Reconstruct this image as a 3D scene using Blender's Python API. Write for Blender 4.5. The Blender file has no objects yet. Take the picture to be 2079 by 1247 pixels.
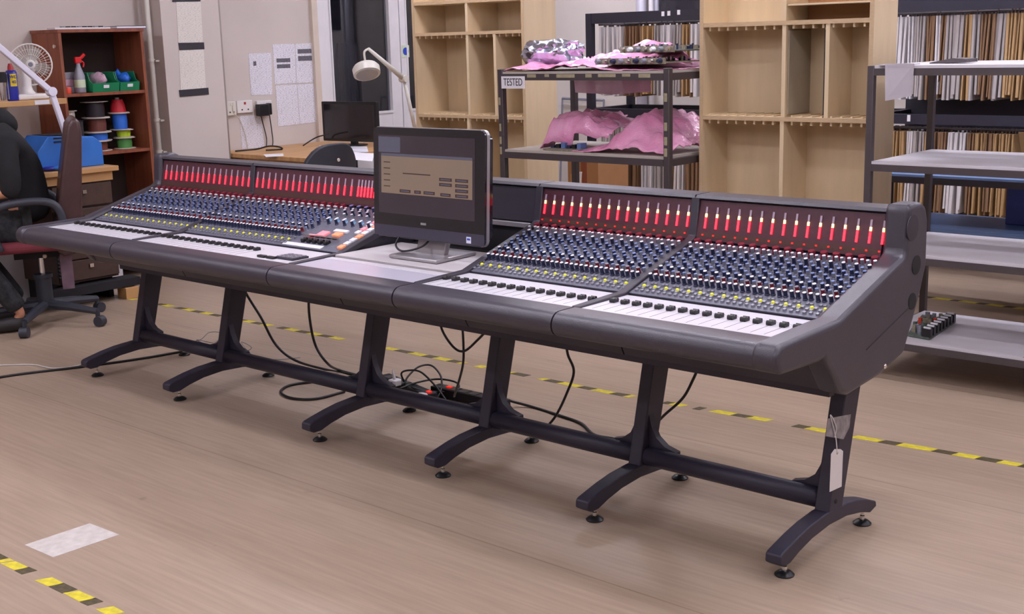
import bpy, bmesh, math, random
from mathutils import Vector, Matrix, noise

random.seed(7)
scene = bpy.context.scene
COL = scene.collection

# ------------------------------------------------------------------ camera
IW, IH = 2079, 1247
CF = 2530.4
CYAW, CPITCH, CROLL = 0.72886, -0.21153, 0.02795
CLOC = Vector((1.642, -2.973, 1.515))
CR = Matrix.Rotation(CYAW, 3, 'Z') @ Matrix.Rotation(CPITCH, 3, 'X') @ Matrix.Rotation(CROLL, 3, 'Y')
cam = bpy.data.objects.new('camera', bpy.data.cameras.new('camera'))
COL.objects.link(cam)
right, fwd, up = CR.col[0], CR.col[1], CR.col[2]
m = Matrix.Identity(4)
for i in range(3):
    m[i][0], m[i][1], m[i][2], m[i][3] = right[i], up[i], -fwd[i], CLOC[i]
cam.matrix_world = m
cam.data.sensor_width = 36.0
cam.data.lens = CF / IW * 36.0
cam.data.clip_start = 0.05
scene.camera = cam

# ------------------------------------------------------------------ world, exposure
world = bpy.data.worlds.new('world')
scene.world = world
world.use_nodes = True
world.node_tree.nodes['Background'].inputs[0].default_value = (0.8, 0.82, 0.9, 1)
world.node_tree.nodes['Background'].inputs[1].default_value = 0.3
scene.view_settings.view_transform = 'Standard'
scene.view_settings.look = 'None'
scene.view_settings.gamma = 1.0
scene.view_settings.exposure = 0.17
scene.view_settings.use_curve_mapping = False
scene.cycles.use_denoising = True
LAMP_STRENGTH = 30.0
LAMP_COLOR = (0.94, 0.92, 1.06)
CEIL_Z = 3.0
LAMPS = [(-4.4, -1.6), (-3.9, 2.2), (-2.0, -0.6), (-1.6, 2.0), (-1.6, 4.2), (0.4, -2.6), (0.4, 0.5), (0.4, 3.4), (2.8, -1.0), (2.8, 2.2), (-2.4, -3.4), (-4.4, 4.3)]  # last lamp is added to brighten the dim back wall


def at(x, y, X=None, Y=None, Z=None):
    """photograph pixel -> point of the room on a given wall/floor plane"""
    d = CR @ Vector(((x - IW / 2) / CF, 1, -(y - IH / 2) / CF))
    if X is not None:
        t = (X - CLOC.x) / d.x
    elif Y is not None:
        t = (Y - CLOC.y) / d.y
    else:
        t = (Z - CLOC.z) / d.z
    return CLOC + d * t


# ------------------------------------------------------------------ materials
def s2l(c):
    return tuple(((v / 255) / 12.92 if v / 255 <= 0.04045 else ((v / 255 + 0.055) / 1.055) ** 2.4) for v in c)


MATS = {}


def mat(name, rgb, rough=0.6, metal=0.0, var=0.08, scale=8.0, stretch=(1, 1, 1), bump=0.0, bscale=120.0, emit=None, estr=0.0,
        coat=0.0, trans=0.0, alpha=1.0, spec=0.5, rgb2=None, detail=4.0, voro=False):
    m = bpy.data.materials.new(name)
    MATS[name] = m
    m.use_nodes = True
    nt = m.node_tree
    b = nt.nodes['Principled BSDF']
    c = s2l(rgb)
    c2 = s2l(rgb2) if rgb2 else tuple(min(1, v * (1 - var)) for v in c)
    c1 = c if rgb2 else tuple(min(1, v * (1 + var)) for v in c)
    tc = nt.nodes.new('ShaderNodeTexCoord')
    mp = nt.nodes.new('ShaderNodeMapping')
    mp.inputs['Scale'].default_value = stretch
    nt.links.new(tc.outputs['Object'], mp.inputs['Vector'])
    n = nt.nodes.new('ShaderNodeTexNoise')
    n.inputs['Scale'].default_value = scale
    n.inputs['Detail'].default_value = detail
    nt.links.new(mp.outputs['Vector'], n.inputs['Vector'])
    r = nt.nodes.new('ShaderNodeValToRGB')
    r.color_ramp.elements[0].position = 0.3
    r.color_ramp.elements[0].color = (*c2, 1)
    r.color_ramp.elements[1].position = 0.7
    r.color_ramp.elements[1].color = (*c1, 1)
    nt.links.new(n.outputs['Fac'], r.inputs['Fac'])
    nt.links.new(r.outputs['Color'], b.inputs['Base Color'])
    b.inputs['Roughness'].default_value = rough
    b.inputs['Metallic'].default_value = metal
    b.inputs['Coat Weight'].default_value = coat
    b.inputs['Coat Roughness'].default_value = 0.08
    b.inputs['Transmission Weight'].default_value = trans
    b.inputs['Alpha'].default_value = alpha
    b.inputs['Specular IOR Level'].default_value = spec
    if emit:
        b.inputs['Emission Color'].default_value = (*s2l(emit), 1)
        b.inputs['Emission Strength'].default_value = estr
    if bump:
        if voro:
            bn = nt.nodes.new('ShaderNodeTexVoronoi')
            out = bn.outputs['Distance']
        else:
            bn = nt.nodes.new('ShaderNodeTexNoise')
            out = bn.outputs['Fac']
        bn.inputs['Scale'].default_value = bscale
        nt.links.new(tc.outputs['Object'], bn.inputs['Vector'])
        bp = nt.nodes.new('ShaderNodeBump')
        bp.inputs['Strength'].default_value = bump
        bp.inputs['Distance'].default_value = 0.004
        nt.links.new(out, bp.inputs['Height'])
        nt.links.new(bp.outputs['Normal'], b.inputs['Normal'])
    return m


def floor_material():
    m = mat('floor_lino', (167, 147, 128), 0.42, var=0.05, scale=2.2, stretch=(0.35, 2.2, 1), bump=0.03, bscale=60)
    nt = m.node_tree
    b = nt.nodes['Principled BSDF']
    ramp = [n for n in nt.nodes if n.type == 'VALTORGB'][0]
    tc = [n for n in nt.nodes if n.type == 'TEX_COORD'][0]
    # fine streaks along the boards
    mp = nt.nodes.new('ShaderNodeMapping')
    mp.inputs['Scale'].default_value = (2.0, 38, 1)
    nt.links.new(tc.outputs['Object'], mp.inputs['Vector'])
    n2 = nt.nodes.new('ShaderNodeTexNoise')
    n2.inputs['Scale'].default_value = 1.6
    n2.inputs['Detail'].default_value = 6
    nt.links.new(mp.outputs['Vector'], n2.inputs['Vector'])
    r2 = nt.nodes.new('ShaderNodeValToRGB')
    r2.color_ramp.elements[0].position = 0.28
    r2.color_ramp.elements[0].color = (0.88, 0.86, 0.84, 1)
    r2.color_ramp.elements[1].position = 0.72
    r2.color_ramp.elements[1].color = (1.08, 1.08, 1.08, 1)
    nt.links.new(n2.outputs['Fac'], r2.inputs['Fac'])
    mx = nt.nodes.new('ShaderNodeMix')
    mx.data_type = 'RGBA'
    mx.blend_type = 'MULTIPLY'
    mx.inputs[0].default_value = 1.0
    nt.links.new(ramp.outputs['Color'], mx.inputs[6])
    nt.links.new(r2.outputs['Color'], mx.inputs[7])
    # sheet seams
    br = nt.nodes.new('ShaderNodeTexBrick')
    br.offset = 0.3
    br.inputs['Scale'].default_value = 1.0
    br.inputs['Color1'].default_value = (1, 1, 1, 1)
    br.inputs['Color2'].default_value = (0.97, 0.97, 0.97, 1)
    br.inputs['Mortar'].default_value = (0.72, 0.68, 0.64, 1)
    br.inputs['Mortar Size'].default_value = 0.003
    br.offset = 0.0
    br.inputs['Brick Width'].default_value = 60.0
    br.inputs['Row Height'].default_value = 1.22
    mb_ = nt.nodes.new('ShaderNodeMapping')
    mb_.inputs['Location'].default_value = (30, 0.35, 0)
    nt.links.new(tc.outputs['Object'], mb_.inputs['Vector'])
    nt.links.new(mb_.outputs['Vector'], br.inputs['Vector'])
    mx2 = nt.nodes.new('ShaderNodeMix')
    mx2.data_type = 'RGBA'
    mx2.blend_type = 'MULTIPLY'
    mx2.inputs[0].default_value = 1.0
    nt.links.new(mx.outputs[2], mx2.inputs[6])
    nt.links.new(br.outputs['Color'], mx2.inputs[7])
    # scuffs
    n3 = nt.nodes.new('ShaderNodeTexNoise')
    n3.inputs['Scale'].default_value = 7
    n3.inputs['Detail'].default_value = 8
    nt.links.new(tc.outputs['Object'], n3.inputs['Vector'])
    r3 = nt.nodes.new('ShaderNodeValToRGB')
    r3.color_ramp.elements[0].position = 0.70
    r3.color_ramp.elements[0].color = (1, 1, 1, 1)
    r3.color_ramp.elements[1].position = 0.80
    r3.color_ramp.elements[1].color = (0.62, 0.6, 0.6, 1)
    nt.links.new(n3.outputs['Fac'], r3.inputs['Fac'])
    mx3 = nt.nodes.new('ShaderNodeMix')
    mx3.data_type = 'RGBA'
    mx3.blend_type = 'MULTIPLY'
    mx3.inputs[0].default_value = 1.0
    nt.links.new(mx2.outputs[2], mx3.inputs[6])
    nt.links.new(r3.outputs['Color'], mx3.inputs[7])
    nt.links.new(mx3.outputs[2], b.inputs['Base Color'])
    return m


def paper_material(name, rgb, ink, lines=110, cols=9, dens=0.5):
    """white paper with rows of small grey print"""
    m = mat(name, rgb, 0.8, var=0.02)
    nt = m.node_tree
    b = nt.nodes['Principled BSDF']
    ramp = [n for n in nt.nodes if n.type == 'VALTORGB'][0]
    tc = [n for n in nt.nodes if n.type == 'TEX_COORD'][0]
    mp2 = nt.nodes.new('ShaderNodeMapping')
    mp2.inputs['Scale'].default_value = (1, cols * 6, lines * 1.3)
    nt.links.new(tc.outputs['Object'], mp2.inputs['Vector'])
    mu = nt.nodes.new('ShaderNodeTexNoise')
    mu.inputs['Scale'].default_value = 1.0
    mu.inputs['Detail'].default_value = 2.0
    nt.links.new(mp2.outputs['Vector'], mu.inputs['Vector'])
    r = nt.nodes.new('ShaderNodeValToRGB')
    r.color_ramp.elements[0].position = 0.5
    r.color_ramp.elements[0].color = (1, 1, 1, 1)
    r.color_ramp.elements[1].position = 0.68
    r.color_ramp.elements[1].color = (1 - dens, 1 - dens, 1 - dens * 0.9, 1)
    nt.links.new(mu.outputs[0], r.inputs['Fac'])
    mx = nt.nodes.new('ShaderNodeMix')
    mx.data_type = 'RGBA'
    mx.blend_type = 'MULTIPLY'
    mx.inputs[0].default_value = 1
    nt.links.new(ramp.outputs['Color'], mx.inputs[6])
    nt.links.new(r.outputs['Color'], mx.inputs[7])
    nt.links.new(mx.outputs[2], b.inputs['Base Color'])
    return m


floor_material()
mat('wall_paint', (202, 192, 186), 0.85, var=0.03, scale=3, bump=0.03, bscale=60)
mat('wall_back_paint', (212, 204, 198), 0.85, var=0.03, scale=3)
mat('ceiling_paint', (225, 222, 218), 0.9, var=0.02)
mat('white_gloss', (224, 222, 226), 0.4, var=0.03)
mat('trim_paint', (210, 196, 182), 0.6, var=0.04)
mat('dark_glass', (40, 40, 50), 0.05, var=0.05, coat=0.6)
mat('clear_glass', (220, 225, 235), 0.02, var=0.0, trans=1.0)
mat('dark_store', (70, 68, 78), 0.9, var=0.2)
mat('vinyl', (54, 50, 62), 0.36, var=0.06, bump=0.2, bscale=420, spec=0.75)
mat('vinyl_pad', (74, 66, 70), 0.6, var=0.05, bump=0.25, bscale=420)
mat('stand_paint', (46, 42, 58), 0.5, var=0.08, bump=0.1, bscale=500)
mat('console_dark', (54, 50, 60), 0.5, var=0.06)
mat('knob_panel', (98, 98, 112), 0.5, var=0.12, scale=90)
mat('meter_panel', (78, 38, 50), 0.4, var=0.12, scale=60)  # red glow of the LEDs is mixed into the panel colour
mat('fader_white', (206, 203, 210), 0.4, var=0.02)
mat('flap_grey', (198, 196, 210), 0.35, metal=0.15, var=0.02)
mat('platform_grey', (190, 184, 186), 0.6, var=0.03, bump=0.05, bscale=300)
mat('black_plastic', (26, 25, 28), 0.4, var=0.1)
mat('black_matte', (30, 28, 33), 0.8, var=0.15)
mat('chrome', (225, 222, 220), 0.2, metal=1.0, var=0.02)
mat('led_red', (250, 60, 70), 0.4, emit=(255, 28, 44), estr=4.0)
mat('led_hot', (255, 220, 130), 0.4, emit=(255, 200, 110), estr=4.5)
mat('led_off', (176, 156, 172), 0.35, var=0.03)
mat('led_small', (200, 40, 40), 0.4, emit=(255, 20, 20), estr=1.5)
mat('switch_red', (200, 50, 40), 0.4, emit=(255, 40, 20), estr=0.5)
mat('legend_print', (88, 56, 36), 0.6, rgb2=(66, 36, 42), scale=420)
mat('knob_navy', (38, 44, 74), 0.35, var=0.1)
mat('knob_blue', (96, 118, 168), 0.35, var=0.1)
mat('knob_lblue', (140, 184, 220), 0.35, var=0.1)
mat('knob_grey', (128, 130, 142), 0.35, var=0.1)
mat('knob_white', (236, 234, 240), 0.3, var=0.03)
mat('knob_maroon', (112, 30, 48), 0.4, var=0.12)
mat('knob_red', (120, 30, 40), 0.4, var=0.1)
mat('btn_yellow', (226, 222, 60), 0.4, var=0.05, emit=(220, 220, 50), estr=0.25)
mat('btn_grey', (128, 128, 138), 0.4, var=0.06)
mat('btn_pink', (240, 150, 160), 0.4, emit=(255, 120, 130), estr=0.35)
mat('btn_orange', (240, 160, 120), 0.4, emit=(255, 130, 70), estr=0.35)
mat('silver_plastic', (168, 164, 168), 0.35, metal=0.6, var=0.03)
mat('chin_grey', (62, 58, 72), 0.4, var=0.05)
mat('bezel', (26, 24, 30), 0.14, var=0.05, coat=0.6)
mat('screen_dark', (40, 34, 42), 0.12, var=0.25, scale=6, emit=(62, 50, 58), estr=0.25, coat=0.8)
mat('screen_window', (92, 78, 70), 0.15, emit=(150, 122, 102), estr=0.42, rgb2=(76, 74, 70), scale=3, coat=0.5)
mat('screen_bar', (70, 70, 82), 0.15, emit=(96, 96, 112), estr=0.3)
mat('screen_ink', (60, 46, 44), 0.2, emit=(70, 50, 48), estr=0.3)
mat('sticker', (226, 228, 244), 0.4, var=0.02)
mat('sticker_blue', (60, 80, 180), 0.4)
mat('birch', (204, 182, 148), 0.55, var=0.06, scale=5, stretch=(3, 3, 0.6))
mat('birch_edge', (182, 156, 122), 0.6, var=0.12, scale=20, stretch=(1, 1, 14))
mat('mdf_grey', (150, 138, 118), 0.7, var=0.06)
mat('frame_steel', (74, 66, 68), 0.45, var=0.1)
mat('frame_worn', (66, 58, 60), 0.5, rgb2=(66, 58, 60), scale=14)
mat('rack_black', (38, 36, 50), 0.45, var=0.1)
mat('laminate', (214, 212, 222), 0.45, rgb2=(196, 190, 192), scale=3, stretch=(0.5, 3, 1))
mat('laminate_band', (176, 168, 158), 0.5, var=0.06)
mat('bubble_pink', (236, 172, 204), 0.25, rgb2=(222, 138, 178), scale=9, bump=0.5, bscale=95, voro=True, coat=0.35)
mat('bubble_pale', (230, 190, 212), 0.3, var=0.06, bump=0.5, bscale=95, voro=True, coat=0.3, alpha=0.72)
mat('esd_bag', (190, 194, 212), 0.2, metal=1.0, var=0.15, scale=12)
mat('pcb_green', (96, 108, 96), 0.5, rgb2=(66, 76, 70), scale=70)
mat('pcb_tan', (150, 142, 120), 0.5, rgb2=(110, 104, 92), scale=60)
mat('card_white', (224, 220, 222), 0.7, var=0.04, scale=3)
mat('card_grey', (176, 168, 166), 0.7, var=0.05, scale=3)
mat('card_manila', (182, 148, 104), 0.7, var=0.07, scale=3)
mat('card_brown', (140, 108, 80), 0.7, var=0.08, scale=3)
mat('cardboard', (168, 122, 82), 0.8, var=0.06)
mat('blue_lam', (108, 136, 182), 0.5, var=0.05)
mat('blue_paint', (58, 74, 150), 0.5, var=0.08)
mat('tape_yellow', (232, 218, 52), 0.5, rgb2=(196, 180, 56), scale=40)
mat('tape_black', (96, 84, 52), 0.6, rgb2=(58, 52, 40), scale=60)
mat('floor_label', (212, 206, 200), 0.5, rgb2=(192, 184, 178), scale=30)
mat('tan_wood', (150, 84, 56), 0.5, rgb2=(118, 62, 42), scale=4, stretch=(6, 6, 0.7))
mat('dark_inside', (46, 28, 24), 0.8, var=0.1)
mat('oak', (204, 160, 108), 0.5, rgb2=(184, 138, 88), scale=4, stretch=(6, 1, 1))
mat('drawer_brown', (72, 52, 44), 0.5, var=0.12, scale=30)
mat('white_panel', (208, 206, 212), 0.7, var=0.03)
mat('toolbox_blue', (48, 112, 196), 0.45, var=0.08)
mat('bin_green', (26, 128, 84), 0.4, var=0.06)
mat('can_blue', (36, 44, 150), 0.35, var=0.05)
mat('can_yellow', (232, 204, 40), 0.4, var=0.04)
mat('can_red', (170, 40, 44), 0.4)
mat('fan_white', (226, 222, 218), 0.4, var=0.02)
mat('fan_blade', (190, 186, 176), 0.15, var=0.05, alpha=0.55)
mat('lamp_white', (226, 224, 240), 0.35, var=0.02)
mat('lamp_cream', (214, 210, 200), 0.35, var=0.02)
mat('lamp_lens', (170, 168, 166), 0.2, var=0.05)
mat('red_plastic', (214, 30, 34), 0.4, var=0.04)
mat('orange_red', (232, 72, 44), 0.4)
mat('bottle_clear', (150, 150, 160), 0.2, var=0.1)
mat('reel_white', (210, 200, 190), 0.5)
mat('wire_red', (196, 34, 48), 0.5, bump=0.4, bscale=300)
mat('wire_blue', (44, 110, 214), 0.5, bump=0.4, bscale=300)
mat('wire_green', (84, 150, 76), 0.5, bump=0.4, bscale=300)
mat('wire_lime', (176, 206, 40), 0.5, bump=0.4, bscale=300)
mat('wire_brown', (110, 58, 48), 0.5, bump=0.4, bscale=300)
mat('wire_black', (40, 34, 40), 0.5, bump=0.4, bscale=300)
mat('cable_black', (24, 22, 26), 0.5)
mat('cable_white', (206, 202, 200), 0.5)
mat('leather_brown', (74, 50, 50), 0.35, var=0.12, scale=14, bump=0.2, bscale=60)
mat('chair_fabric', (36, 30, 34), 0.9, var=0.15, scale=60)
mat('strap_mauve', (96, 72, 88), 0.7, rgb2=(120, 96, 108), scale=16)
mat('chair_red', (110, 40, 50), 0.8, var=0.1)
mat('chair_plastic', (50, 52, 62), 0.5, var=0.08)
mat('hoodie', (24, 24, 28), 0.9, var=0.2, scale=18, bump=0.3, bscale=24)
mat('trousers', (58, 60, 64), 0.9, rgb2=(22, 22, 26), scale=26)
mat('skin', (196, 138, 108), 0.55, var=0.06)
mat('hair', (40, 30, 26), 0.7, var=0.2, scale=60)
mat('shoe', (40, 36, 36), 0.6, var=0.1)
mat('socket_white', (226, 222, 220), 0.4, var=0.02)
mat('blue_print', (40, 70, 190), 0.5)
mat('sign_green', (206, 222, 190), 0.5)
mat('edge_shade_grey', (158, 148, 142), 0.6)
mat('ink', (40, 38, 44), 0.7)
mat('print_grey', (120, 118, 126), 0.8, rgb2=(70, 68, 78), scale=90, stretch=(1, 1, 3))
mat('plastic_film', (196, 190, 198), 0.35, var=0.05, alpha=0.85)
mat('clear_tape', (130, 126, 134), 0.2, var=0.3, scale=40, coat=0.5)
mat('tag_card', (226, 220, 220), 0.7, var=0.02)
mat('string', (220, 214, 214), 0.8)
mat('lamp_tube', (255, 255, 255), 0.5, emit=(255, 255, 255), estr=LAMP_STRENGTH)
MATS['lamp_tube'].node_tree.nodes['Principled BSDF'].inputs['Emission Color'].default_value = (*LAMP_COLOR, 1)
mat('tape_strip', (48, 44, 52), 0.6)
paper_material('paper_print', (226, 224, 232), 0, 190, 12, 0.5)
paper_material('paper_yellowed', (224, 218, 210), 0, 200, 12, 0.3)
mat('paper_plain', (230, 228, 234), 0.8, var=0.02)
mat('worn_cream', (160, 150, 122), 0.7, var=0.15, scale=60)


# ------------------------------------------------------------------ mesh builder
class MB:
    def __init__(self):
        self.v, self.f, self.mi = [], [], []
        self.cur = 0

    def add(self, vs, fs):
        k = len(self.v)
        self.v += [Vector(p) for p in vs]
        for f in fs:
            self.f.append([i + k for i in f])
            self.mi.append(self.cur)
        return self

    def box(self, a, b):
        x0, y0, z0 = [min(p, q) for p, q in zip(a, b)]
        x1, y1, z1 = [max(p, q) for p, q in zip(a, b)]
        return self.add([(x0, y0, z0), (x1, y0, z0), (x1, y1, z0), (x0, y1, z0), (x0, y0, z1), (x1, y0, z1), (x1, y1, z1), (x0, y1, z1)],
                        [(0, 3, 2, 1), (4, 5, 6, 7), (0, 1, 5, 4), (1, 2, 6, 5), (2, 3, 7, 6), (3, 0, 4, 7)])

    def obox(self, c, ux, uy, uz, hx, hy, hz):
        """oriented box"""
        c, ux, uy, uz = Vector(c), Vector(ux), Vector(uy), Vector(uz)
        vs = [c + ux * (sx * hx) + uy * (sy * hy) + uz * (sz * hz) for sz in (-1, 1) for sx, sy in ((-1, -1), (1, -1), (1, 1), (-1, 1))]
        return self.add(vs, [(0, 3, 2, 1), (4, 5, 6, 7), (0, 1, 5, 4), (1, 2, 6, 5), (2, 3, 7, 6), (3, 0, 4, 7)])

    def prism(self, prof, ax, a, b):
        """closed outline extruded along an axis; prof in the two other axes (order x,y,z without ax)"""
        n = len(prof)
        area = sum(prof[i][0] * prof[(i + 1) % n][1] - prof[(i + 1) % n][0] * prof[i][1] for i in range(n))
        if area < 0:
            prof = prof[::-1]
        a, b = min(a, b), max(a, b)

        def P(p, t):
            q = [p[0], p[1]]
            q.insert(ax, t)
            return q
        vs = [P(p, a) for p in prof] + [P(p, b) for p in prof]
        fs = [tuple(range(n - 1, -1, -1)), tuple(range(n, 2 * n))] + [(i, (i + 1) % n, n + (i + 1) % n, n + i) for i in range(n)]
        if ax == 1:
            fs = [tuple(reversed(f)) for f in fs]
        return self.add(vs, fs)

    def cyl(self, p, q, r, r2=None, seg=12, caps=True):
        p, q = Vector(p), Vector(q)
        r2 = r if r2 is None else r2
        d = (q - p).normalized()
        u = d.orthogonal().normalized()
        w = d.cross(u)
        vs = []
        for c, rr in ((p, r), (q, r2)):
            for i in range(seg):
                a = 2 * math.pi * i / seg
                vs.append(c + (u * math.cos(a) + w * math.sin(a)) * rr)
        fs = [(i, (i + 1) % seg, seg + (i + 1) % seg, seg + i) for i in range(seg)]
        if caps:
            fs += [tuple(range(seg - 1, -1, -1)), tuple(range(seg, 2 * seg))]
        return self.add(vs, fs)

    def lathe(self, c, prof, seg=16, axis=(0, 0, 1)):
        """prof: (radius, height) from bottom to top about an axis through c"""
        c, d = Vector(c), Vector(axis).normalized()
        u = d.orthogonal().normalized()
        w = d.cross(u)
        vs, fs = [], []
        for r, h in prof:
            for i in range(seg):
                a = 2 * math.pi * i / seg
                vs.append(c + d * h + (u * math.cos(a) + w * math.sin(a)) * max(r, 1e-4))
        for k in range(len(prof) - 1):
            for i in range(seg):
                j = (i + 1) % seg
                fs.append((k * seg + i, k * seg + j, (k + 1) * seg + j, (k + 1) * seg + i))
        n = len(prof)
        fs += [tuple(range(seg - 1, -1, -1)), tuple(range((n - 1) * seg, n * seg))]
        return self.add(vs, fs)

    def tube(self, pts, r, seg=8):
        pts = [Vector(p) for p in pts]
        n = len(pts)
        vs, fs = [], []
        u = None
        for i, p in enumerate(pts):
            d = (pts[min(i + 1, n - 1)] - pts[max(i - 1, 0)]).normalized()
            if u is None:
                u = d.orthogonal().normalized()
            else:
                u = (u - d * u.dot(d)).normalized()
            w = d.cross(u)
            rr = r[i] if isinstance(r, (list, tuple)) else r
            for k in range(seg):
                a = 2 * math.pi * k / seg
                vs.append(p + (u * math.cos(a) + w * math.sin(a)) * rr)
        for i in range(n - 1):
            for k in range(seg):
                j = (k + 1) % seg
                fs.append((i * seg + k, i * seg + j, (i + 1) * seg + j, (i + 1) * seg + k))
        fs += [tuple(range(seg - 1, -1, -1)), tuple(range((n - 1) * seg, n * seg))]
        return self.add(vs, fs)

    def sphere(self, c, r, seg=12, rings=8, sc=(1, 1, 1)):
        prof = []
        c = Vector(c)
        vs, fs = [c + Vector((0, 0, -r * sc[2]))], []
        for k in range(1, rings):
            th = math.pi * k / rings
            for i in range(seg):
                a = 2 * math.pi * i / seg
                vs.append(c + Vector((math.sin(th) * math.cos(a) * r * sc[0], math.sin(th) * math.sin(a) * r * sc[1], -math.cos(th) * r * sc[2])))
        vs.append(c + Vector((0, 0, r * sc[2])))
        for i in range(seg):
            j = (i + 1) % seg
            fs.append((0, 1 + j, 1 + i))
            for k in range(rings - 2):
                a, b = 1 + k * seg, 1 + (k + 1) * seg
                fs.append((a + i, a + j, b + j, b + i))
            t = 1 + (rings - 2) * seg
            fs.append((t + i, t + j, len(vs) - 1))
        return self.add(vs, fs)


WLOC = {}


def mesh_of(name, mb, mats, off=Vector((0, 0, 0)), smooth=False):
    me = bpy.data.meshes.new(name)
    me.from_pydata([tuple(v - off) for v in mb.v], [], mb.f)
    for mn in ([mats] if isinstance(mats, str) else mats):
        me.materials.append(MATS[mn])
    me.polygons.foreach_set('material_index', mb.mi)
    me.polygons.foreach_set('use_smooth', [True] * len(me.polygons))
    me.update()
    if not smooth:
        me.set_sharp_from_angle(angle=math.radians(32))
    return me


def link(o, parent=None, loc=(0, 0, 0), rot=None):
    COL.objects.link(o)
    loc = Vector(loc)
    WLOC[o.name] = loc
    if parent:
        o.parent = parent
        o.location = loc - WLOC[parent.name]
    else:
        o.location = loc
    if rot is not None:
        o.rotation_euler = rot
    return o


def obj(name, mb, mats, parent=None, smooth=False, bevel=0, seg=2, origin=None, label=None):
    """one mesh object; the builder holds room coordinates"""
    if origin is None:
        lo = [min(v[i] for v in mb.v) for i in range(3)]
        hi = [max(v[i] for v in mb.v) for i in range(3)]
        origin = Vector(((lo[0] + hi[0]) / 2, (lo[1] + hi[1]) / 2, lo[2]))
    o = bpy.data.objects.new(name, mesh_of(name, mb, mats, Vector(origin), smooth))
    link(o, parent, origin)
    if bevel:
        bv = o.modifiers.new('bevel', 'BEVEL')
        bv.width = bevel
        bv.segments = seg
        bv.limit_method = 'ANGLE'
        bv.angle_limit = math.radians(40)
    if label:
        o['label'] = label
    return o


def inst(name, me, parent, loc, rot=None):
    return link(bpy.data.objects.new(name, me), parent, loc, rot)


def thing(name, label, cat, loc=(0, 0, 0), group=None):
    o = bpy.data.objects.new(name, None)
    o.empty_display_size = 0.05
    link(o, None, loc)
    return tag(o, label, cat, group)


def tag(o, label, cat, group=None, kind=None):
    o['label'] = label
    o['category'] = cat
    if group:
        o['group'] = group
    if kind:
        o['kind'] = kind
    return o


def struct(o, label=None, cat=None):
    o['kind'] = 'structure'
    if label:
        o['label'] = label
    if cat:
        o['category'] = cat
    return o


def B(a, b):
    return MB().box(a, b)


def bez(pts, n=10):
    """Catmull-Rom through points"""
    pts = [Vector(p) for p in pts]
    P = [pts[0] * 2 - pts[1]] + pts + [pts[-1] * 2 - pts[-2]]
    out = []
    for i in range(1, len(P) - 2):
        for k in range(n):
            t = k / n
            a, b, c, d = P[i - 1], P[i], P[i + 1], P[i + 2]
            out.append(0.5 * ((2 * b) + (c - a) * t + (2 * a - 5 * b + 4 * c - d) * t * t + (3 * b - a - 3 * c + d) * t ** 3))
    out.append(pts[-1])
    return out


def text_mesh(name, s, size, depth=0.0006):
    cu = bpy.data.curves.new(name, 'FONT')
    cu.body = s
    cu.size = size
    cu.extrude = depth
    cu.align_x = 'CENTER'
    cu.align_y = 'CENTER'
    o = bpy.data.objects.new(name, cu)
    COL.objects.link(o)
    dg = bpy.context.evaluated_depsgraph_get()
    me = bpy.data.meshes.new_from_object(o.evaluated_get(dg))
    bpy.data.objects.remove(o)
    return me


# ------------------------------------------------------------------ the room
XW, YB = -6.2, 5.6
XR, YF = 4.6, -5.2
struct(obj('floor', B((XW - 0.15, YF - 0.15, -0.1), (XR + 0.15, YB + 0.15, 0)), 'floor_lino', origin=(0, 0, 0)), 'tan wood grain sheet floor with scuffs and faint seams', 'floor')
struct(obj('ceiling', B((XW - 0.15, YF - 0.15, CEIL_Z), (XR + 0.15, YB + 0.15, CEIL_Z + 0.1)), 'ceiling_paint'), 'white painted ceiling', 'ceiling')
wl = MB()
wl.box((XW - 0.12, YF, 0), (XW, 3.58, CEIL_Z))
wl.box((XW - 0.12, 3.58, 2.2), (XW, 5.3, CEIL_Z))
wl.box((XW - 0.12, 5.3, 0), (XW, YB, CEIL_Z))
struct(obj('wall_left', wl, 'wall_paint'), 'cream painted wall with papers and sockets', 'wall')
struct(obj('wall_back', B((XW - 0.12, YB, 0), (XR + 0.12, YB + 0.12, CEIL_Z)), 'wall_back_paint'), 'grey cream wall behind the storage racks', 'wall')
struct(obj('wall_right', B((XR, YF, 0), (XR + 0.12, YB, CEIL_Z)), 'wall_paint'), 'cream wall on the right', 'wall')
struct(obj('wall_front', B((XW - 0.12, YF - 0.12, 0), (XR + 0.12, YF, CEIL_Z)), 'wall_paint'), 'cream wall behind the viewer', 'wall')
struct(obj('wall_pilaster', B((XW, 2.02, 0), (-5.97, 2.5, CEIL_Z)), 'wall_paint'), 'cream square pilaster with two sheets taped on it', 'wall')

# dark store behind the glazed doors
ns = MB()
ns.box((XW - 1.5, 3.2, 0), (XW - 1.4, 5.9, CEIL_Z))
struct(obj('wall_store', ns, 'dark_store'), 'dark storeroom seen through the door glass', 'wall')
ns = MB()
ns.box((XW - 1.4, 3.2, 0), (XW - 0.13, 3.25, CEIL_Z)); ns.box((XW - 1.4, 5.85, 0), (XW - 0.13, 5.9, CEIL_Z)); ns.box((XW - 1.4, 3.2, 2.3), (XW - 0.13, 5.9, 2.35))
struct(obj('wall_store_side', ns, 'dark_store'), 'dark storeroom sides behind the door glass', 'wall')


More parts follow.
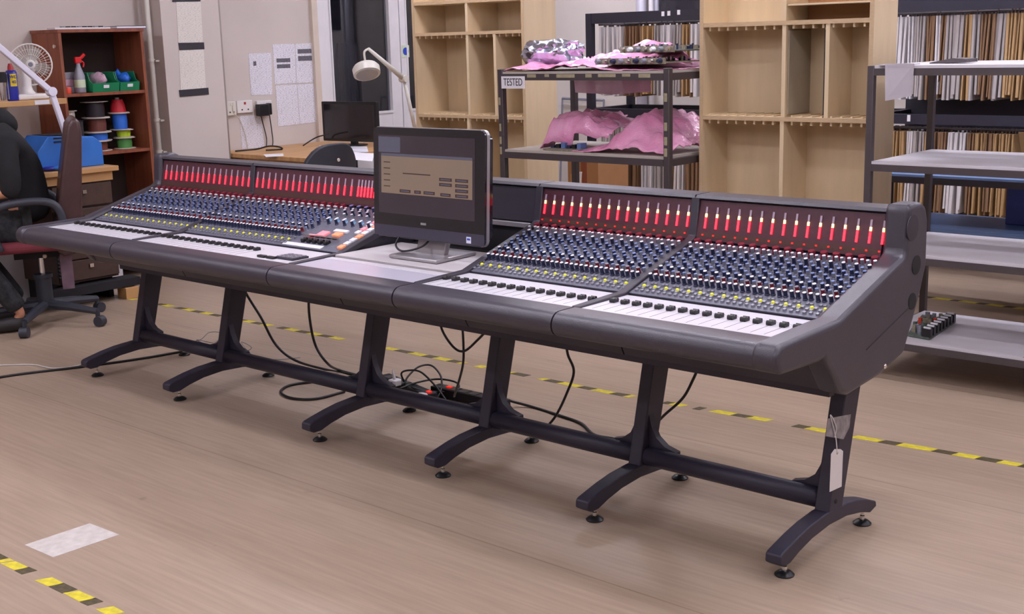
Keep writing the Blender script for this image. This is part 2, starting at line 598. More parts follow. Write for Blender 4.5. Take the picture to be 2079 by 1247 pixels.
def door_leaf(name, y0, y1, g0, g1, label):
    r = thing(name, label, 'door', (XW - 0.05, (y0 + y1) / 2, 0))
    struct(r)
    x0, x1 = XW - 0.07, XW - 0.02
    obj('door_stile', B((x0, y0, 0), (x1, g0, 2.1)), 'white_gloss', r, bevel=0.004)
    obj('door_stile', B((x0, g1, 0), (x1, y1, 2.1)), 'white_gloss', r, bevel=0.004)
    obj('bottom_panel', B((x0, g0, 0), (x1, g1, 0.95)), 'white_gloss', r, bevel=0.004)
    obj('top_rail', B((x0, g0, 2.0), (x1, g1, 2.1)), 'white_gloss', r)
    obj('glass_pane', B((x0 + 0.02, g0, 0.95), (x0 + 0.026, g1, 2.0)), 'clear_glass', r)
    bd = MB()
    bd.box((x1, g0, 0.935), (x1 + 0.012, g1, 0.955)); bd.box((x1, g0 - 0.012, 0.935), (x1 + 0.012, g0, 2.0)); bd.box((x1, g1, 0.935), (x1 + 0.012, g1 + 0.012, 2.0))
    obj('glazing_bead', bd, 'white_gloss', r)
    return r


door_leaf('door_1', 3.66, 4.5, 3.745, 4.375, 'white door with tall dark glass pane beside the wall papers')
door_leaf('door_2', 4.51, 5.25, 4.58, 5.17, 'white door leaf with dark glass half hidden by plywood shelf')
struct(obj('trim_1', B((XW, 3.52, 0), (XW + 0.03, 3.575, 2.2)), 'trim_paint'), 'beige door architrave strip', 'trim')
tb = MB()
tb.box((XW - 0.08, 3.58, 0), (XW + 0.015, 3.66, 2.2))
struct(obj('trim_2', tb, 'white_gloss'), 'white door frame upright', 'trim')
struct(obj('trim_3', B((XW - 0.08, 3.66, 2.1), (XW + 0.015, 5.3, 2.2)), 'white_gloss'), 'white door frame head', 'trim')
# dark hanging stock behind the glass
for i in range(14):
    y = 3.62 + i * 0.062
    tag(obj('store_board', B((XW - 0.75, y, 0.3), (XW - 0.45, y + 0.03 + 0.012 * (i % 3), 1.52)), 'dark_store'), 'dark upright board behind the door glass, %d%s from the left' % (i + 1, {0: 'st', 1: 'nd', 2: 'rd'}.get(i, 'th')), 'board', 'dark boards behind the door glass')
tag(obj('fire_door_sign', B((XW - 0.019, 4.515, 1.39), (XW - 0.015, 4.6, 1.49)), 'sign_green'), 'small pale door sign with round blue mark', 'sign')
sg = MB().cyl((XW - 0.015, 4.557, 1.44), (XW - 0.0125, 4.557, 1.44), 0.032, seg=20)
obj('blue_mark', sg, 'blue_print', bpy.data.objects['fire_door_sign'])

# ceiling lights
ABOVE = ['the far left floor', 'the desk chair', 'the console middle', 'the TESTED trolley', 'the hanging rack', 'the viewer', 'the right end leg', 'the blue trolley', 'the right wall front', 'the right wall rear', 'the front left floor', 'the glass doors, added to brighten the back wall']
for i, (lx, ly) in enumerate(LAMPS):
    r = thing('ceiling_light', 'white fluorescent ceiling light above %s' % ABOVE[i], 'light', (lx, ly, CEIL_Z - 0.08), 'fluorescent ceiling lights')
    obj('housing', B((lx - 0.75, ly - 0.12, CEIL_Z - 0.05), (lx + 0.75, ly + 0.12, CEIL_Z)), 'white_gloss', r)
    obj('diffuser', B((lx - 0.72, ly - 0.1, CEIL_Z - 0.08), (lx + 0.72, ly + 0.1, CEIL_Z - 0.05)), 'lamp_tube', r)

# ------------------------------------------------------------------ mixing console
LEGX = [0.0, -0.682, -1.364, -2.04, -2.992, -3.674]
SEAM = [0.015, -0.678, -1.367, -2.042, -3.112, -3.868]      # module borders, right to left
con = thing('mixing_console', 'long charcoal mixing console on arched metal legs with red lit meters', 'mixing console', (-1.9, 0.2, 0))


def arc(cy, cz, r, a0, a1, n=6):
    return [(cy + r * math.cos(math.radians(a0 + (a1 - a0) * i / n)), cz + r * math.sin(math.radians(a0 + (a1 - a0) * i / n))) for i in range(n + 1)]


NOSE = arc(-0.165, 0.679, 0.038, 92, 265, 9)
UNDER = [(0.10, 0.628), (0.16, 0.515), (0.20, 0.503), (0.40, 0.515), (0.55, 0.55), (0.64, 0.69), (0.69, 0.80), (0.695, 0.93), (0.685, 0.972), (0.665, 0.985)]
PANEL_A, PANEL_B = Vector((0, 0.168, 0.718)), Vector((0, 0.54, 0.829))
SL = (PANEL_B - PANEL_A).normalized()
SN = Vector((0, -SL.z, SL.y))
SLEN = (PANEL_B - PANEL_A).length
MET_A, MET_B = Vector((0, 0.553, 0.836)), Vector((0, 0.583, 0.966))
ML = (MET_B - MET_A).normalized()
MN = Vector((0, -ML.z, ML.y))
MLEN = (MET_B - MET_A).length
body_std = NOSE + UNDER + [(0.575, 0.985), (0.569, 0.975), (0.59, 0.966), (0.56, 0.832), (0.543, 0.824), (0.169, 0.713), (0.159, 0.7065), (-0.085, 0.7065), (-0.092, 0.7165)]
body_mid = NOSE + UNDER + [(0.575, 0.985), (0.569, 0.975), (0.59, 0.966), (0.57, 0.832), (0.565, 0.70), (0.112, 0.69), (0.108, 0.7065), (-0.085, 0.7065), (-0.092, 0.7165)]


def slope_rot():
    return (math.atan2(SL.z, SL.y), 0, 0)


def knob_mesh(name, body, cap, r=0.0058, h=0.018, seg=10, flare=1.25):
    mb = MB()
    mb.cur = 0
    mb.lathe((0, 0, 0), [(r * flare, 0), (r * flare, 0.003), (r, 0.005), (r * 0.92, h - 0.002)], seg)
    mb.cur = 1
    mb.lathe((0, 0, h - 0.0021), [(r * 0.92, 0), (r * 0.9, 0.0014), (r * 0.7, 0.002)], seg)
    mb.box((-r * 0.12, 0, 0.006), (r * 0.12, r * 1.02, h - 0.001))
    return mesh_of(name, mb, [body, cap])


KN = {
    'maroon': knob_mesh('maroon_knob', 'knob_maroon', 'knob_maroon', 0.0122, 0.024, 12, 1.1),
    'white': knob_mesh('white_knob', 'knob_grey', 'knob_white', 0.0066, 0.023),
    'longw': knob_mesh('long_white_knob', 'knob_grey', 'knob_white', 0.0056, 0.028, 10, 1.4),
    'navy': knob_mesh('navy_knob', 'knob_navy', 'knob_white', 0.0066, 0.026),
    'blue': knob_mesh('blue_knob', 'knob_navy', 'knob_blue', 0.0066, 0.021),
    'grey': knob_mesh('grey_knob', 'knob_grey', 'knob_blue', 0.0064, 0.021),
    'dgrey': knob_mesh('dark_knob', 'knob_navy', 'knob_white', 0.0066, 0.024),
    'red': knob_mesh('red_knob', 'knob_red', 'knob_grey', 0.0066, 0.023),
    'lblue': knob_mesh('pale_blue_knob', 'knob_lblue', 'knob_white', 0.0075, 0.018),
    'bigblue': knob_mesh('big_blue_knob', 'knob_navy', 'knob_blue', 0.0105, 0.02, 12, 1.12),
}
# rows up a channel strip: (share of slope, offset across in m, knob)
ROWS = [(0.94, 0.0, 'maroon'), (0.885, 0.011, 'white'), (0.855, -0.007, 'longw'), (0.79, 0.011, 'navy'), (0.765, -0.008, 'grey'),
        (0.71, 0.010, 'blue'), (0.675, -0.009, 'blue'), (0.62, 0.010, 'grey'), (0.585, -0.009, 'blue'), (0.53, 0.010, 'blue'),
        (0.495, -0.009, 'grey'), (0.44, 0.010, 'blue'), (0.405, -0.009, 'dgrey'), (0.35, 0.010, 'grey'), (0.335, -0.010, 'red'), (0.255, 0.010, 'dgrey'),
        (0.245, -0.008, 'navy')]
yb = MB().lathe((0, 0, 0), [(0.0062, 0), (0.0058, 0.006), (0.004, 0.0085)], 8)
YELLOW = mesh_of('yellow_button', yb, 'btn_yellow')
fc = MB()
fc.prism([(-0.0125, 0), (-0.0135, 0.008), (-0.011, 0.0125), (-0.006, 0.0135), (-0.002, 0.0095), (0.002, 0.0095), (0.006, 0.0135), (0.011, 0.0125), (0.0135, 0.008), (0.0125, 0)], 0, -0.0088, 0.0088)
FADER = mesh_of('fader_cap', fc, 'black_plastic')
rot_s = slope_rot()
rot_m = (math.atan2(ML.z, ML.y), 0, 0)
n_single = [0]
meter_mb = {}


def meter_mesh(h0, h1, h2, h3, w):
    """bar on the meter face: red lit, hot tip, unlit window; local x across, y up the face, z out"""
    key = (h0, h1, h2, h3, w)
    if key not in meter_mb:
        mb = MB()
        mb.cur = 0
        mb.box((-w, h0, 0), (w, h1, 0.0035))
        mb.cur = 1
        mb.box((-w, h1, 0), (w, h2, 0.0035))
        mb.cur = 2
        mb.box((-w, h2, 0), (w, h3, 0.003))
        meter_mb[key] = mesh_of('meter_bar', mb, ['led_red', 'led_hot', 'led_off'])
    return meter_mb[key]


def put_meter(parent, x, k):
    red, hot = (0.078, 0.090) if k > 0.5 else ((0.080, 0.0875) if k > 0.2 else (0.082, 0.082001))
    inst('meter_bar', meter_mesh(0.040, red, hot, 0.113, 0.0033 if k > .5 else 0.0038), parent, MET_A + Vector((x, 0, 0)) + MN * 0.0042, rot_m)


def channel_module(idx, xr, xl, first, pitch, n, hot, fy):
    """one module; channels run from x=first to the left... returns its part"""
    sec = obj('console_section', MB().prism(body_std, 0, xl + 0.0028, xr - 0.0028), 'vinyl', con)
    p0, p1 = xl + 0.016, xr - 0.016
    a, b = PANEL_A, PANEL_B
    obj('fader_panel', MB().prism([(-0.079, 0.7066), (-0.079, 0.7125), (0.158, 0.7125), (0.158, 0.7066)], 0, p0, p1), 'fader_white', sec)
    kp = MB().prism([(a.y, a.z - 0.003), (b.y, b.z - 0.003), (b.y - 0.0008, b.z + 0.001), (a.y - 0.0008, a.z + 0.001)], 0, p0, p1)
    obj('knob_panel', kp, 'knob_panel', sec)
    mp = MB().prism([(MET_A.y, MET_A.z), (MET_B.y, MET_B.z), (MET_B.y + MN.y * 0.004, MET_B.z + MN.z * 0.004), (MET_A.y + MN.y * 0.004, MET_A.z + MN.z * 0.004)], 0, p0, p1)
    obj('meter_panel', mp, 'meter_panel', sec)
    lp = MB()
    q0, q1 = MET_A + ML * 0.008 + MN * 0.0041, MET_A + ML * 0.027 + MN * 0.0041
    lp.obox((((p0 + p1) / 2), (q0.y + q1.y) / 2, (q0.z + q1.z) / 2), (1, 0, 0), ML, MN, (p1 - p0) / 2 - 0.01, 0.0085, 0.0004)
    obj('legend_strip', lp, 'legend_print', sec)
    slots, btn, ticks = MB(), MB(), MB()
    rest = {}
    for c in range(n):
        x = first - c * pitch
        put_meter(sec, x, hot)
        inst('fader_cap', FADER, sec, (x, fy + random.uniform(-0.001, 0.001), 0.7127))
        inst('yellow_button', YELLOW, sec, Vector((x - 0.004, 0, 0)) + a + SL * (SLEN * 0.125) + SN * 0.001, rot_s)
        slots.box((x - 0.0007, -0.062, 0.7124), (x + 0.0007, fy + 0.012, 0.7128))
        ticks.box((x - 0.011, fy + 0.036, 0.7124), (x - 0.001, fy + 0.038, 0.7128))
        ticks.box((x + 0.004, fy + 0.028, 0.7124), (x + 0.009, fy + 0.030, 0.7128))
        for (u, dx, s) in ((0.12, 0.010, 1.3), (0.095, -0.014, 1.2), (0.085, 0.002, 1.2), (0.045, -0.012, 1.2), (0.05, 0.008, 1.2), (0.175, 0.014, 1.1), (0.18, -0.015, 1.1)):
            btn.obox(Vector((x + dx, 0, 0)) + a + SL * (SLEN * u) + SN * 0.003, (1, 0, 0), SL, SN, 0.0036 * s, 0.0040 * s, 0.0035 * s)
        if hot:
            lc = MET_A + ML * 0.018 + MN * 0.0052
            btn.cur = 1
            btn.obox((x - 0.006, lc.y, lc.z), (1, 0, 0), ML, MN, 0.0032, 0.0025, 0.0008)
            btn.cur = 0
        for (u, dx, kind) in ROWS:
            loc = Vector((x + dx, 0, 0)) + a + SL * (SLEN * u) + SN * 0.0008
            if n_single[0] < 300 and idx in (0, 1):
                n_single[0] += 1
                inst('knob', KN[kind], sec, loc, rot_s)
            else:
                rest.setdefault(kind, []).append(loc)
    obj('fader_slots', slots, 'ink', sec)['kind'] = 'stuff'
    obj('panel_marks', ticks, 'knob_grey', sec)['kind'] = 'stuff'
    obj('small_buttons', btn, ['btn_grey', 'led_small'], sec)['kind'] = 'stuff'
    if rest:
        join_knobs(rest, sec)
    return sec


def join_knobs(rest, sec):
    mb = MB()
    names, base = [], 0
    rm = Matrix.Rotation(rot_s[0], 3, 'X')
    for kind, locs in rest.items():
        me = KN[kind]
        k0 = len(names)
        names += [mt.name for mt in me.materials]
        vs = [rm @ v.co for v in me.vertices]
        fs = [(tuple(p.vertices), p.material_index) for p in me.polygons]
        for L in locs:
            k = len(mb.v)
            mb.v += [v + L for v in vs]
            for f, mi in fs:
                mb.f.append([i + k for i in f])
                mb.mi.append(k0 + mi)
    o = obj('far_knobs', mb, names, sec)
    o['kind'] = 'stuff'


def px_first(i):
    return SEAM[i] - 0.022


channel_module(0, SEAM[0], SEAM[1], 0.0, 0.0421, 16, 1.0, 0.048)
channel_module(1, SEAM[1], SEAM[2], -0.703, 0.0422, 16, 0.6, 0.030)
s2 = channel_module(3, SEAM[3], SEAM[4], -2.42, 0.0437, 16, 0.0, 0.046)
channel_module(4, SEAM[4], SEAM[5], -3.140, 0.0452, 16, 0.0, 0.055)

# master strip on the right of the second module
for k in range(6):
    inst('meter_bar', meter_mesh(0.040, 0.082, 0.082001, 0.113, 0.0042), s2, MET_A + Vector((-2.376 + k * 0.021, 0, 0)) + MN * 0.0042, rot_m)


def on_slope(x, u, h=0.0008):
    return Vector((x, 0, 0)) + PANEL_A + SL * (SLEN * u) + SN * h


for k in range(7):
    inst('blue_knob', KN['bigblue'], s2, on_slope(-2.375 + k * 0.047, 0.955), rot_s)
    inst('master_knob', KN['white'], s2, on_slope(-2.375 + k * 0.047, 0.87), rot_s)
    inst('master_knob', KN['navy'], s2, on_slope(-2.355 + k * 0.047, 0.81), rot_s)
    inst('master_knob', KN['white'], s2, on_slope(-2.375 + k * 0.047, 0.735), rot_s)
for k in range(7):
    inst('pale_knob', KN['lblue'], s2, on_slope(-2.385 + k * 0.05, 0.64), rot_s)
    inst('master_knob', KN['navy'], s2, on_slope(-2.365 + k * 0.05, 0.575), rot_s)
blk = [(-2.29, 0.32, 0.024, 0.02, 'btn_pink'), (-2.21, 0.34, 0.022, 0.014, 'btn_orange'), (-2.22, 0.42, 0.04, 0.010, 'knob_white'), (-2.33, 0.25, 0.022, 0.009, 'btn_pink')]
for k in range(9):
    blk.append((-2.085, 0.10 + k * 0.085, 0.014, 0.013, ['btn_orange', 'knob_white', 'knob_white'][k % 3]))
    if 3 < k:
        blk.append((-2.125, 0.10 + k * 0.085, 0.012, 0.012, ['knob_white', 'btn_pink'][k % 2]))
for (x, u, hx, hy, mm) in blk:
    mb = MB().obox(on_slope(x, u, 0.005), (1, 0, 0), SL, SN, hx, hy, 0.005)
    obj('lit_button', mb, mm, s2, bevel=0.002)
for k in range(5):
    inst('mini_fader', FADER, s2, on_slope(-2.33 + k * 0.035, 0.14, 0.001), rot_s)
obj('fader_bridge', MB().obox(on_slope(-2.26, 0.215, 0.012), (1, 0, 0), SL, SN, 0.11, 0.004, 0.003), 'chrome', s2)
obj('white_label_strip', MB().obox(on_slope(-2.30, 0.045, 0.002), (1, 0, 0), SL, SN, 0.12, 0.012, 0.002), 'knob_white', s2)
obj('keypad', MB().obox((-2.15, 0.005, 0.7165), (1, 0, 0), (0, 1, 0), (0, 0, 1), 0.055, 0.04, 0.004), 'console_dark', s2)
for ix in range(4):
    for iy in range(4):
        obj('key', B((-2.198 + ix * 0.026, -0.028 + iy * 0.018, 0.7206), (-2.178 + ix * 0.026, -0.014 + iy * 0.018, 0.7235)), 'knob_grey', s2)
for k in range(2):
    obj('handset_pad', B((-2.29 + k * 0.055, -0.055, 0.7126), (-2.245 + k * 0.055, -0.035, 0.722)), 'black_plastic', s2, bevel=0.003)

# centre section: flap, platform and blank panel
mid = obj('console_section', MB().prism(body_mid, 0, SEAM[3] + 0.0028, SEAM[2] - 0.0028), 'vinyl', con)
c0, c1 = SEAM[3] + 0.016, SEAM[2] - 0.016
obj('script_flap', MB().prism([(-0.079, 0.7066), (-0.079, 0.7125), (0.062, 0.714), (0.062, 0.7066)], 0, c0, c1), 'flap_grey', mid)
obj('flap_lip', B((c0, 0.064, 0.7067), (c1, 0.104, 0.7155)), 'fader_white', mid, bevel=0.002)
obj('platform', B((c0, 0.118, 0.69), (c1, 0.47, 0.722)), 'platform_grey', mid, bevel=0.003)
obj('platform_well', B((c0, 0.472, 0.69), (c1, 0.564, 0.712)), 'black_matte', mid)
obj('back_plate', B((c0, 0.555, 0.713), (c1, 0.564, 0.815)), 'black_matte', mid)
obj('silver_strip', B((c0, 0.545, 0.817), (c1, 0.566, 0.836)), 'silver_plastic', mid, bevel=0.002)
mp = MB().prism([(MET_A.y + 0.008, MET_A.z + 0.004), (MET_B.y, MET_B.z), (MET_B.y + MN.y * 0.004, MET_B.z + MN.z * 0.004), (MET_A.y + 0.008 + MN.y * 0.004, MET_A.z + 0.004 + MN.z * 0.004)], 0, c0, c1)
obj('blank_panel', mp, 'console_dark', mid)

# raised bars between the sections
BAR = [(-0.088, 0.7075), (-0.084, 0.7175), (0.150, 0.7225), (0.168, 0.728), (0.538, 0.842), (0.549, 0.850), (0.571, 0.978), (0.60, 0.978), (0.58, 0.82), (0.15, 0.70), (-0.02, 0.70)]
for i in range(1, 5):
    obj('divider_bar', MB().prism(BAR, 0, SEAM[i] - 0.0155, SEAM[i] + 0.0155), 'console_dark', con, bevel=0.003)
# end cheeks
CHEEK = arc(-0.168, 0.683, 0.042, 100, 262, 9) + [(0.03, 0.632), (0.055, 0.640), (0.155, 0.515), (0.20, 0.498), (0.40, 0.512), (0.56, 0.545), (0.62, 0.64), (0.665, 0.72), (0.70, 0.80), (0.698, 0.94), (0.68, 0.985), (0.65, 1.0), (0.572, 1.0), (0.560, 0.99),
         (0.548, 0.856), (0.53, 0.845), (0.165, 0.738), (0.14, 0.73)]
ch = obj('end_cheek', MB().prism(CHEEK, 0, SEAM[0] - 0.012, 0.083), 'vinyl', con, bevel=0.022, seg=4)
for (px, py, rr) in ((1860, 538, 0.03), (1852, 612, 0.026)):
    q = at(px, py, X=0.083)
    mb = MB().lathe((0.0815, q.y, q.z), [(rr, 0), (rr, 0.003), (rr * 0.85, 0.0035)], 20, (1, 0, 0))
    obj('vent_hole', mb, 'black_matte', ch)
q = at(1856, 462, X=0.083)
obj('round_cap', MB().lathe((0.0815, q.y - 0.01, q.z), [(0.04, 0), (0.04, 0.0025), (0.036, 0.003)], 24, (1, 0, 0)), 'console_dark', ch)
obj('panel_groove', MB().tube([(0.0832, 0.30, 0.612), (0.0832, 0.63, 0.70)], 0.0016, 6), 'black_matte', ch)
for yy, zz in ((0.43, 0.535),):
    obj('screw_head', MB().lathe((0.0825, yy, zz), [(0.008, 0), (0.006, 0.003)], 12, (1, 0, 0)), 'chrome', ch)
obj('end_cheek', MB().prism(CHEEK, 0, -3.922, SEAM[5] + 0.012), 'vinyl', con, bevel=0.016, seg=3)

# stand
UP = [(0.205, 0.09), (0.292, 0.09), (0.420, 0.56), (0.323, 0.56)]
ftop = [(-0.066, 0.084), (-0.055, 0.090), (-0.02, 0.098), (0.04, 0.111), (0.11, 0.122), (0.20, 0.128), (0.26, 0.127), (0.33, 0.122), (0.40, 0.110), (0.47, 0.090), (0.527, 0.068), (0.532, 0.050)]
fbot = [(0.49, 0.041), (0.43, 0.060), (0.33, 0.080), (0.22, 0.086), (0.116, 0.078), (0.04, 0.062), (-0.01, 0.046), (-0.045, 0.046), (-0.068, 0.060)]
lf = MB()
lf.cur = 0
lf.lathe((0, 0, 0), [(0.028, 0), (0.029, 0.004), (0.02, 0.012), (0.009, 0.016)], 16)
lf.cur = 1
lf.lathe((0, 0, 0.0155), [(0.008, 0), (0.008, 0.012), (0.0045, 0.014), (0.0045, 0.06)], 10)
LEVEL = mesh_of('levelling_foot', lf, ['black_plastic', 'chrome'])
for i, x in enumerate(LEGX):
    leg = obj('stand_leg', MB().prism(UP, 0, x - 0.024, x + 0.024), 'stand_paint', con, bevel=0.004)
    obj('foot_arch', MB().prism(ftop + fbot, 0, x - 0.025, x + 0.025), 'stand_paint', leg, bevel=0.004)
    for yy in (0.0, 0.485):
        inst('levelling_foot', LEVEL, leg, (x, yy, 0.0))
    for s in (-1, 1):
        if (i == 0 and s > 0) or (i == 5 and s < 0):
            continue
        g = [(x + s * 0.024, 0.155), (x + s * 0.13, 0.155), (x + s * 0.13, 0.178), (x + s * 0.085, 0.19), (x + s * 0.052, 0.215), (x + s * 0.034, 0.25), (x + s * 0.024, 0.29)]
        obj('gusset', MB().prism(g, 1, 0.268, 0.294), 'stand_paint', leg)
    obj('top_bracket', B((x - 0.07, 0.27, 0.500), (x + 0.03 if i == 0 else x + 0.07, 0.44, 0.53)), 'stand_paint', leg, bevel=0.004)
    if i == 0:
        for (yy, zz) in ((0.335, 0.480), (0.235, 0.150)):
            obj('bolt', MB().lathe((0.0235, yy + 0.02, zz) if zz > .3 else (0.0235, yy + 0.02, zz), [(0.008, 0), (0.006, 0.003)], 10, (1, 0, 0)), 'black_matte', leg)
for i in range(5):
    obj('stretcher_tube', MB().cyl((LEGX[i + 1] + 0.026, 0.255, 0.150), (LEGX[i] - 0.026, 0.255, 0.150), 0.031, seg=16), 'stand_paint', con, smooth=True)
obj('support_beam', B((-3.7, 0.185, 0.488), (0.03, 0.215, 0.515)), 'stand_paint', con)

# ------------------------------------------------------------------ all in one computer on the platform
aio = thing('desktop_computer', 'black framed all in one computer screen standing on the console', 'computer', (-1.66, 0.3, 0.722))
AX0, AX1 = -1.933, -1.352
tlt = 0.055
az = Vector((0, math.sin(tlt), math.cos(tlt)))
an = Vector((0, -math.cos(tlt), math.sin(tlt)))
ac = Vector(((AX0 + AX1) / 2, 0.243, 0.792))


def on_face(u, v, d=0.0):
    return ac + Vector(((u - 0.5) * (AX1 - AX0), 0, 0)) + az * (v * 0.412) + an * d


def rrect(w, h, r, n=5):
    out = []
    for cx, cy, a in ((w - r, h - r, 0), (-w + r, h - r, 90), (-w + r, -h + r, 180), (w - r, -h + r, 270)):
        for i in range(n + 1):
            t = math.radians(a + 90 * i / n)
            out.append((cx + r * math.cos(t), cy + r * math.sin(t)))
    return out


def slab(c, prof, ux, uy, un, t):
    """outline in (ux,uy) given a thickness t along un, centred at c (front at c)"""
    mb = MB()
    n = len(prof)
    vs = [c + ux * p[0] + uy * p[1] - un * t for p in prof] + [c + ux * p[0] + uy * p[1] for p in prof]
    fs = [tuple(range(n - 1, -1, -1)), tuple(range(n, 2 * n))] + [(i, (i + 1) % n, n + (i + 1) % n, n + i) for i in range(n)]
    return mb.add(vs, fs)


UX = Vector((1, 0, 0))
obj('front_glass', slab(on_face(.5, .5), rrect(0.2905, 0.206, 0.022), UX, az, an, 0.008), 'bezel', aio)
obj('silver_rim', slab(on_face(.5, .5, -0.008), rrect(0.293, 0.2085, 0.024), UX, az, an, 0.014), 'silver_plastic', aio)
obj('rear_shell', slab(on_face(.5, .5, -0.022), rrect(0.28, 0.195, 0.03), UX, az, an, 0.03), 'bezel', aio)


def face_rect(name, u0, v0, u1, v1, mm, d=0.0006, t=0.0008, parent=aio):
    c = on_face((u0 + u1) / 2, (v0 + v1) / 2, d)
    w, h = (u1 - u0) * (AX1 - AX0) / 2, (v1 - v0) * 0.412 / 2
    return obj(name, slab(c, [(w, h), (-w, h), (-w, -h), (w, -h)], UX, az, an, t), mm, parent)


scr = face_rect('screen', 0.05, 0.215, 0.915, 0.93, 'screen_dark', 0.0005)
face_rect('screen_window', 0.075, 0.40, 0.895, 0.74, 'screen_window', 0.0012, parent=scr)
face_rect('title_bar', 0.075, 0.741, 0.895, 0.765, 'screen_bar', 0.0012, parent=scr)
face_rect('screen_reflection', 0.05, 0.775, 0.255, 0.915, 'screen_bar', 0.0010, parent=scr)  # pale reflection on the glass, drawn as a grey rectangle
for (u, v, w) in ((0.25, 0.415, .10), (0.385, 0.415, .06), (0.47, 0.415, .10), (0.62, 0.41, .09), (0.75, 0.41, .11), (0.75, 0.455, .11), (0.75, 0.50, .11), (0.75, 0.545, .11), (0.61, 0.50, .11), (0.61, 0.545, .11)):
    face_rect('screen_button', u, v, u + w, v + 0.028, 'screen_ink', 0.0018, parent=scr)
    face_rect('button_face', u + .012, v + 0.009, u + w - .012, v + 0.019, 'screen_bar', 0.0022, parent=scr)
for k in range(5):
    face_rect('screen_text', 0.10, 0.46 + k * 0.055, 0.16, 0.468 + k * 0.055, 'screen_ink', 0.0018, parent=scr)
face_rect('screen_text', 0.28, 0.585, 0.53, 0.595, 'screen_ink', 0.0018, parent=scr)
face_rect('lower_chin', 0.004, 0.004, 0.996, 0.105, 'chin_grey', 0.0004)
face_rect('maker_badge', 0.44, 0.135, 0.49, 0.155, 'silver_plastic')
st = face_rect('label_sticker', 0.845, 0.018, 0.885, 0.075, 'sticker')
face_rect('sticker_mark', 0.852, 0.045, 0.878, 0.062, 'sticker_blue', 0.0014, parent=st)
nk = MB()
nk.obox((-1.66, 0.305, 0.80), (1, 0, 0), (0, 0.35, 0.94), (0, 0.94, -0.35), 0.075, 0.08, 0.012)
obj('stand_neck', nk, 'silver_plastic', aio, bevel=0.004)
bs = MB()
bs.prism([(-1.785, 0.175), (-1.53, 0.175), (-1.54, 0.40), (-1.775, 0.40)], 2, 0.7225, 0.738)
obj('stand_foot', bs, 'silver_plastic', aio, bevel=0.006)
obj('trailing_lead', MB().tube(bez([(-1.80, 0.255, 0.80), (-1.79, 0.22, 0.765), (-1.74, 0.21, 0.748), (-1.68, 0.25, 0.765), (-1.66, 0.29, 0.80)]), 0.004), 'cable_black', aio, smooth=True)

# ------------------------------------------------------------------ floor tape and label
def tape_line(name, label, segs, line, w):
    """segs: (pixel x from, pixel x to, colour); line: function pixel x -> pixel y"""
    q = at(sum(segs[0][:2]) / 2, line(segs[0][0]), Z=0)
    r = thing(name, label, 'floor tape', (q.x, q.y, 0))
    for a, b, c in segs:
        p0, p1 = at(a, line(a), Z=0), at(b, line(b), Z=0)
        d = (p1 - p0).normalized()
        nrm = Vector((-d.y, d.x, 0))
        sk = d * (0.012 if c == 'y' else 0.006)
        k0, k1 = random.uniform(.8, 1), random.uniform(.8, 1)
        vs = [p0 - nrm * w * k0 - sk, p1 - nrm * w * k1 - sk, p1 + nrm * w * k1 + sk, p0 + nrm * w * k0 + sk]
        top = [v + Vector((0, 0, 0.0008)) for v in vs]
        mb = MB().add(vs + top, [(3, 2, 1, 0), (4, 5, 6, 7), (0, 1, 5, 4), (1, 2, 6, 5), (2, 3, 7, 6), (3, 0, 4, 7)])
        obj('yellow_stripe' if c == 'y' else 'black_stripe', mb, 'tape_yellow' if c == 'y' else 'tape_black', r)
    return r


def interp(tab):
    def f(x):
        for (x0, y0), (x1, y1) in zip(tab, tab[1:]):
            if x <= x1:
                break
        return y0 + (y1 - y0) * (x - x0) / (x1 - x0)
    return f


T1 = interp([(160, 588), (320, 617), (500, 652), (690, 688), (790, 708), (980, 745), (1230, 796), (1370, 821), (1550, 852), (1730, 886), (1900, 915), (2079, 946)])
sg = []
for o0, k, lst in ((150, 3.2, [(160, 205, 'y'), (215, 265, 'b'), (370, 400, 'y'), (545, 585, 'b'), (585, 635, 'y'), (670, 720, 'b'), (720, 775, 'y'), (775, 835, 'b'), (835, 895, 'y'), (895, 955, 'b'), (1060, 1110, 'b'), (1110, 1165, 'y'), (1165, 1230, 'b'), (1230, 1280, 'y'),
                               (1335, 1385, 'b'), (1385, 1455, 'y'), (1455, 1530, 'b'), (1530, 1600, 'y'), (1600, 1670, 'b'), (1670, 1745, 'y')]),
                   (740, 2.6, [(105, 170, 'y'), (170, 245, 'b'), (245, 320, 'y'), (320, 375, 'b'), (375, 450, 'y'), (450, 505, 'b'), (505, 525, 'y'), (595, 640, 'y'), (765, 785, 'y'), (785, 860, 'b'), (930, 962, 'y'), (962, 1035, 'b'), (1035, 1140, 'y'), (1140, 1210, 'b'), (1210, 1310, 'y'),
                               (1310, 1385, 'b'), (1385, 1418, 'y'), (1580, 1620, 'b'), (1620, 1690, 'y')]),
                   (1380, 2.31, [(75, 110, 'b'), (155, 255, 'y'), (255, 330, 'b'), (330, 420, 'y'), (540, 600, 'b'), (600, 700, 'y'), (700, 760, 'b'), (815, 945, 'y'), (945, 1030, 'b'), (1030, 1195, 'y'), (1195, 1290, 'b'), (1290, 1400, 'y'), (1400, 1500, 'b'), (1500, 1600, 'y'), (1600, 1690, 'b')])):
    sg += [(o0 + a / k, o0 + b / k, c) for a, b, c in lst]
tape_line('hazard_tape', 'worn yellow and black tape line running behind the console', sg, T1, 0.022)
T2 = interp([(1860, 601), (1930, 609), (2079, 627)])
tape_line('hazard_tape', 'yellow and black tape line behind the white shelved trolley', [(1860, 1895, 'b'), (1895, 1932, 'y'), (1932, 1950, 'b'), (1950, 1985, 'y'), (1985, 2005, 'b'), (2005, 2040, 'y'), (2040, 2062, 'b'), (2062, 2110, 'y')], T2, 0.022)
